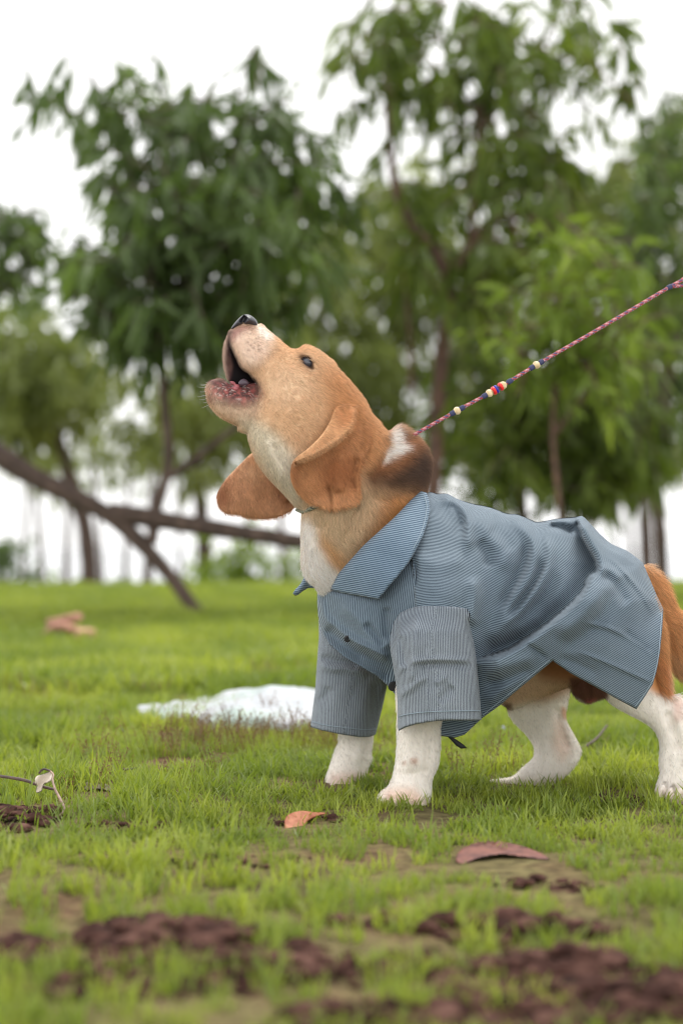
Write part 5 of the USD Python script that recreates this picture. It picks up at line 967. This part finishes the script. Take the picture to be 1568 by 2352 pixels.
def on_line(px):
    k = np.argmin(np.abs(ls[:, 0] - px)); d = leash_line[min(k + 2, len(leash_line) - 1)] - leash_line[max(k - 2, 0)]; return leash_line[k], d / np.linalg.norm(d)
def lathe_on(px, prof, mtl, name, **kw):
    p, d = on_line(px); b = trimesh.creation.revolve(np.array(prof), sections=24); b.apply_transform(trimesh.geometry.align_vectors([0, 0, 1], d)); b.apply_translation(p); obj(name, b, mtl, leash, True, **kw)
ball_prof = lambda r: [(0.0026, -r * 0.88)] + [(r * math.cos(a), r * 0.92 * math.sin(a)) for a in np.linspace(-1.1, 1.1, 12)] + [(0.0026, r * 0.88)]
for px in (1048, 1125, 1157, 1233): lathe_on(px, ball_prof(0.0049), wood_mat, 'bead')
for i, (px, mt_) in enumerate(((1133.5, red_bead), (1141, blue_bead), (1148.5, red_bead))): lathe_on(px, [(0.0026, -0.0020), (0.0050, -0.0017), (0.0054, 0), (0.0050, 0.0017), (0.0026, 0.0020)], mt_, 'glass_bead', label='red glass bead' if mt_ is red_bead else 'blue glass bead')
for px in (1038, 1058, 1114, 1168, 1222, 1244, 1536): lathe_on(px, [(0.0024, -0.0036), (0.0031, -0.003), (0.0033, 0), (0.0031, 0.003), (0.0024, 0.0036)], navy, 'thread_wrap')
nc = spline(ZA((70, 172), (95, 184), (130, 190), (170, 172), (220, 152), (300, 120), (400, 60)), 4, False); yn = np.array([float(head.front(a, b)) for a, b in nc]); yn[:4] = np.minimum(yn[:4], 1.945)
m, c = rope(P(nc[:, 0], nc[:, 1], ndimage.gaussian_filter1d(yn, 2) - 0.0035), 0.0024, 0.007, [lin(110, 112, 92), lin(70, 72, 60), lin(150, 148, 128)])
o = obj('neck_cord', m, rope_mat, None, True, col=c, label='thin grey green twisted cord round the throat under the near ear', cat='cord')

# ------------------------------------------------------------------ white sack
def sack_height(u, v):
    r = np.abs(u) ** 2.6 + np.abs(v) ** 2.4
    return np.maximum(1 - r, 0) ** 0.5
nu = 150; U, V = np.meshgrid(np.linspace(-1, 1, nu), np.linspace(-1, 1, nu), indexing='ij')
cx, cy, hx, hy = -0.160, 2.86, 0.205, 0.24
taper = 0.12 + 0.88 * np.clip((U + 1) / 0.9, 0, 1) ** 0.8
sx, sy = cx + U * hx, cy + 0.03 * (1 - np.clip(U + 1, 0, 1)) + V * hy * taper
pp = np.stack([sx * 9, sy * 9, sx * 0], -1); h = sack_height(U * 0.995, V * 0.995)
sz = gz(sx, sy) + 0.016 + h * (0.008 + 0.026 * np.exp(-((U - 0.45) / 0.6) ** 2)) * (0.6 + 0.8 * meshkit.fbm(pp, 3, 210)) + 0.024 * (np.abs(meshkit.fbm(pp * 1.3, 3, 211) - 0.5) * 2 - 0.2) * np.clip(h * 3, 0, 1)
i, j = np.meshgrid(np.arange(nu - 1), np.arange(nu - 1), indexing='ij'); k = (i * nu + j).ravel(); q = np.stack([k, k + nu, k + nu + 1, k + 1], 1); q = np.vstack([q[:, [0, 1, 2]], q[:, [0, 2, 3]]])
top = np.stack([sx, sy, sz], -1).reshape(-1, 3); bot = np.stack([sx, sy, gz(sx, sy) + 0.004 + 0 * sz], -1).reshape(-1, 3)
idx = np.r_[np.arange(nu) * nu, (nu - 1) * nu + np.arange(nu), (np.arange(nu) * nu + nu - 1)[::-1], np.arange(nu)[::-1]]
sk = np.stack([idx, np.roll(idx, -1), np.roll(idx, -1) + nu * nu, idx + nu * nu], 1)
sack_mat = mat('sack_look', {'g': ('geometry', {}), 'n': ('noise_texture', {'scale': 7, 'detail': 4}), 'r': ('rgb_ramp', {'ramp': [(0.52, (0.42, 0.44, 0.465)), (0.66, (0.33, 0.41, 0.375))]}), 'w': ('wave_texture', {'scale': 60}), 'n2': ('noise_texture', {'scale': 45, 'detail': 3}), 'bp': ('bump', {'strength': 0.6, 'distance': 0.01}), 'p': ('principled_bsdf', {'roughness': 0.5, 'subsurface_weight': 0.0})},
               [('g.position', 'n.vector'), ('g.position', 'n2.vector'), ('n.fac', 'r.fac'), ('r.color', 'p.base_color'), ('n2.fac', 'bp.height'), ('bp.normal', 'p.normal')])
obj('plastic_sack', (np.vstack([top, bot]), np.vstack([q, q[:, ::-1] + nu * nu, sk[:, [0, 2, 1]], sk[:, [0, 3, 2]]])), sack_mat, None, 40, label='crumpled white plastic sack lying flat on the grass behind the sleeves', cat='sack')

# ------------------------------------------------------------------ broken clay
clay_mat = mat('clay_look', {'g': ('geometry', {}), 'n': ('noise_texture', {'scale': 30, 'detail': 4}), 'r': ('rgb_ramp', {'ramp': [(0.3, (0.20, 0.09, 0.06)), (0.7, (0.42, 0.22, 0.15))]}), 'p': ('principled_bsdf', {'roughness': 0.9})}, [('g.position', 'n.vector'), ('n.fac', 'r.fac'), ('r.color', 'p.base_color')])
clay_pale = mat('clay_pale_look', {'g': ('geometry', {}), 'n': ('noise_texture', {'scale': 30, 'detail': 4}), 'r': ('rgb_ramp', {'ramp': [(0.3, (0.30, 0.16, 0.08)), (0.7, (0.50, 0.31, 0.19))]}), 'p': ('principled_bsdf', {'roughness': 0.9})}, [('g.position', 'n.vector'), ('n.fac', 'r.fac'), ('r.color', 'p.base_color')])
def rough_block(sx, sy, sz, rot, seed):
    b = trimesh.creation.box((sx, sy, sz)); b = b.subdivide().subdivide().subdivide(); v = np.array(b.vertices)
    v *= 1 - 0.10 * (np.abs(v / [sx, sy, sz] * 2).prod(1) ** 2)[:, None]
    v += (meshkit.fbm(v * 40, 3, seed)[:, None] - 0.5) * v * 0.5 + 0.10 * min(sx, sy, sz) * (np.stack([meshkit.fbm(v * 60 + k * 9, 2, seed + k) for k in range(3)], 1) - 0.5)
    b.vertices = v; b.apply_transform(trimesh.transformations.euler_matrix(*rot)); return b
YC = 4.95
def place(mesh, px, py, y, lift=0.0): mesh.apply_translation(P(px, py, y) + [0, 0, lift]); return mesh
ang = np.linspace(math.pi * 1.06, -0.05, 22); arc = np.array([(0.055 * math.cos(a), 0.01 * math.sin(a * 3), 0.060 * math.sin(a)) for a in ang])
v, f = tube_mesh(arc, [0.018, 0.016, 0.015, 0.017], 10, True, 0.25, 5); v = v * [1, 2.4, 1]
obj('clay_arch', (v + P(142, 1484, YC), f), clay_mat, None, True, label='curved reddish clay fragment standing like an arch on the far grass', cat='clay fragment')
obj('clay_slab', place(rough_block(0.105, 0.05, 0.020, (0.1, -0.22, 0.2), 21), 148, 1424, YC + 0.08), clay_mat, None, 50, label='dark clay fragment leaning over the top of the arch piece', cat='clay fragment')
obj('clay_block', place(rough_block(0.062, 0.06, 0.050, (0.15, 0.10, 0.5), 22), 196, 1466, YC - 0.02), clay_pale, None, 50, label='pale orange clay block at the right of the arch piece', cat='clay fragment')
obj('clay_plate', place(rough_block(0.10, 0.05, 0.014, (0.05, 0.02, 0.1), 23), 142, 1486, YC - 0.05), clay_pale, None, 50, label='flat pale clay plate in front of the arch piece', cat='clay fragment')
obj('clay_chip', place(rough_block(0.055, 0.04, 0.016, (0.05, 0.05, 0.4), 24), 36, 1474, YC + 0.05), clay_mat, None, 50, label='small flat clay chip left of the other clay fragments', cat='clay fragment')

# ------------------------------------------------------------------ fallen leaves, twigs, scraps
ZL = zv(0.0, 1665.0, .32955)
def leaf_look(name, a, b, scale=60): return mat(name, {'g': ('geometry', {}), 'n': ('noise_texture', {'scale': scale, 'detail': 4}), 'r': ('rgb_ramp', {'ramp': [(0.35, tuple(a)), (0.65, tuple(b))]}), 'bp': ('bump', {'strength': 0.3, 'distance': 0.001}), 'p': ('principled_bsdf', {'roughness': 0.55})}, [('g.position', 'n.vector'), ('n.fac', 'r.fac'), ('r.color', 'p.base_color'), ('n.fac', 'bp.height'), ('bp.normal', 'p.normal')])
def flat_leaf(name, poly, yf, m, label, thick=0.0012, res=3.5, cat='fallen leaf'):
    r = sheet(spline(poly, 3), yf, thick, res, 3); return obj(name, r[:2], m, None, True, label=label, cat=cat)
D = zv(0, 0, 1)
flat_leaf('curled_leaf', D((657, 1912), (653, 1888), (662, 1872), (690, 1863), (722, 1866), (755, 1868), (728, 1876), (708, 1886), (699, 1900), (700, 1916), (678, 1918)), lambda px, py: 1.735 + (1890 - py) * 0.0006 + (px - 657) * 0.00025, leaf_look('orange_leaf', lin(156, 88, 58), lin(190, 124, 92), 110), 'curled orange dry leaf on the grass below the front paws')
flat_leaf('curved_leaf', D((1046, 1976), (1056, 1954), (1088, 1938), (1130, 1932), (1182, 1939), (1232, 1956), (1262, 1976), (1204, 1970), (1152, 1964), (1100, 1972), (1062, 1986)), lambda px, py: 1.565 + (1965 - py) * 0.0012, leaf_look('red_leaf', lin(88, 48, 42), lin(122, 74, 62), 80), 'long arched reddish brown leaf resting on the grass nearest the camera')
flat_leaf('pale_leaf', ZL((243, 378), (262, 355), (300, 345), (350, 325), (362, 360), (352, 395), (305, 420), (292, 460), (264, 476), (250, 466), (255, 430), (246, 402)), lambda px, py: 1.845 + ridge(px, py, ZL((260, 460), (300, 380), (350, 340)), 7, 0.006, 0), leaf_look('pale_leaf_look', lin(196, 180, 164), lin(222, 208, 194)), 'pale grey curled leaf hanging on the bent twig at the left')
flat_leaf('dark_leaf', ZL((515, 432), (560, 405), (610, 386), (660, 394), (735, 412), (795, 438), (836, 474), (760, 466), (700, 452), (640, 456), (600, 458), (560, 436)), lambda px, py: 1.995 + (1815 - py) * 0.0015, leaf_look('dark_leaf_look', lin(84, 76, 60), lin(134, 122, 102), 90), 'flat grey brown leaf sunk in the grass left of the middle')
twig_mat = leaf_look('twig_look', lin(104, 82, 70), lin(160, 134, 116), 120); dark_twig = leaf_look('dark_twig_look', lin(52, 42, 38), lin(92, 72, 62), 120)
def twig(name, pts, y0, y1, r, m, label):
    s = spline(pts, 4, False); y = np.linspace(y0, y1, len(s)); return obj(name, tube_mesh(P(s[:, 0], s[:, 1], y), r, 7, True, 0.15, 3), m, None, True, label=label, cat='twig')
twig('bent_twig', ZL((352, 325), (372, 350), (366, 385), (384, 450), (420, 520), (446, 582), (428, 622), (380, 656), (300, 702), (200, 744), (120, 750), (45, 744)), 1.845, 1.70, [0.0012, 0.0015, 0.0020, 0.0022, 0.002], twig_mat, 'pale bent twig curving down from the pale leaf into the grass')
twig('dark_twig', ZL((-60, 352), (0, 360), (100, 374), (180, 390), (230, 408), (310, 436), (372, 450)), 1.87, 1.85, [0.0016, 0.0020, 0.0016], dark_twig, 'thin dark twig reaching in from the left edge to the bent twig')
twig('leaf_stalk', ZL((272, 340), (288, 318), (310, 310), (352, 324)), 1.847, 1.845, [0.0012], dark_twig, 'short dark stalk arching over the pale leaf')
twig('short_stick', ZL((745, 352), (790, 326), (840, 314), (900, 312), (948, 302)), 2.08, 2.09, [0.0014, 0.0019, 0.0014], dark_twig, 'short brown stick lying on the grass above the dark leaf')
twig('pale_stick', Z7((600, 408), (700, 410), (800, 420), (890, 428)), 2.42, 2.45, [0.002, 0.003, 0.002], twig_mat, 'pale stick lying on the grass between the front and hind legs')
twig('slanting_stick', Z7((1130, 420), (1180, 392), (1215, 362), (1250, 316)), 2.35, 2.42, [0.0025, 0.002, 0.0014], dark_twig, 'thin brown stick slanting up out of the grass beside the far hind leg')
def scrap(name, px, py, y, w, m, label):
    poly = D((px - w, py - w * .7), (px - w * .2, py - w), (px + w, py - w * .3), (px + w * .7, py + w), (px - w * .4, py + w * .8)); r = sheet(poly, lambda a, b: y + 0.004 * np.sin((a - px) / w * 2), 0.0012, max(w / 3, 1), 1.5)
    return obj(name, r[:2], m, None, True, label=label, cat='paper scrap')
blue_scrap, white_scrap = plain('blue_paper', lin(90, 140, 196), 0.6), plain('white_paper', lin(220, 224, 228), 0.6)
scrap('blue_scrap', 281, 1677, 2.60, 5, blue_scrap, 'tiny blue scrap on the grass left of the white sack')
scrap('white_scrap', 276, 1671, 2.61, 3.5, white_scrap, 'tiny white scrap touching the tiny blue scrap')
scrap('pale_scrap', 195, 1504, 4.4, 5, white_scrap, 'tiny pale blue scrap on the far grass below the clay fragments')
scrap('grey_scrap', 1156, 1672, 2.6, 5, plain('lilac_paper', lin(176, 178, 206), 0.6), 'tiny lilac scrap on the grass between the front and hind legs')
flat_leaf('upright_leaf', D((140, 1532), (146, 1520), (152, 1505), (156, 1512), (152, 1526), (146, 1534)), lambda px, py: 4.0 + 0 * px, leaf_look('brown_leaf_look', lin(88, 66, 50), lin(116, 90, 70)), 'small dark brown leaf upright in the far grass below the clay fragments')
flat_leaf('rust_leaf', D((694, 1538), (700, 1526), (712, 1524), (716, 1534), (706, 1542)), lambda px, py: 3.95 + 0 * px, leaf_look('rust_leaf_look', lin(120, 66, 48), lin(160, 96, 70)), 'small rust coloured leaf in the grass left of the far sleeve')
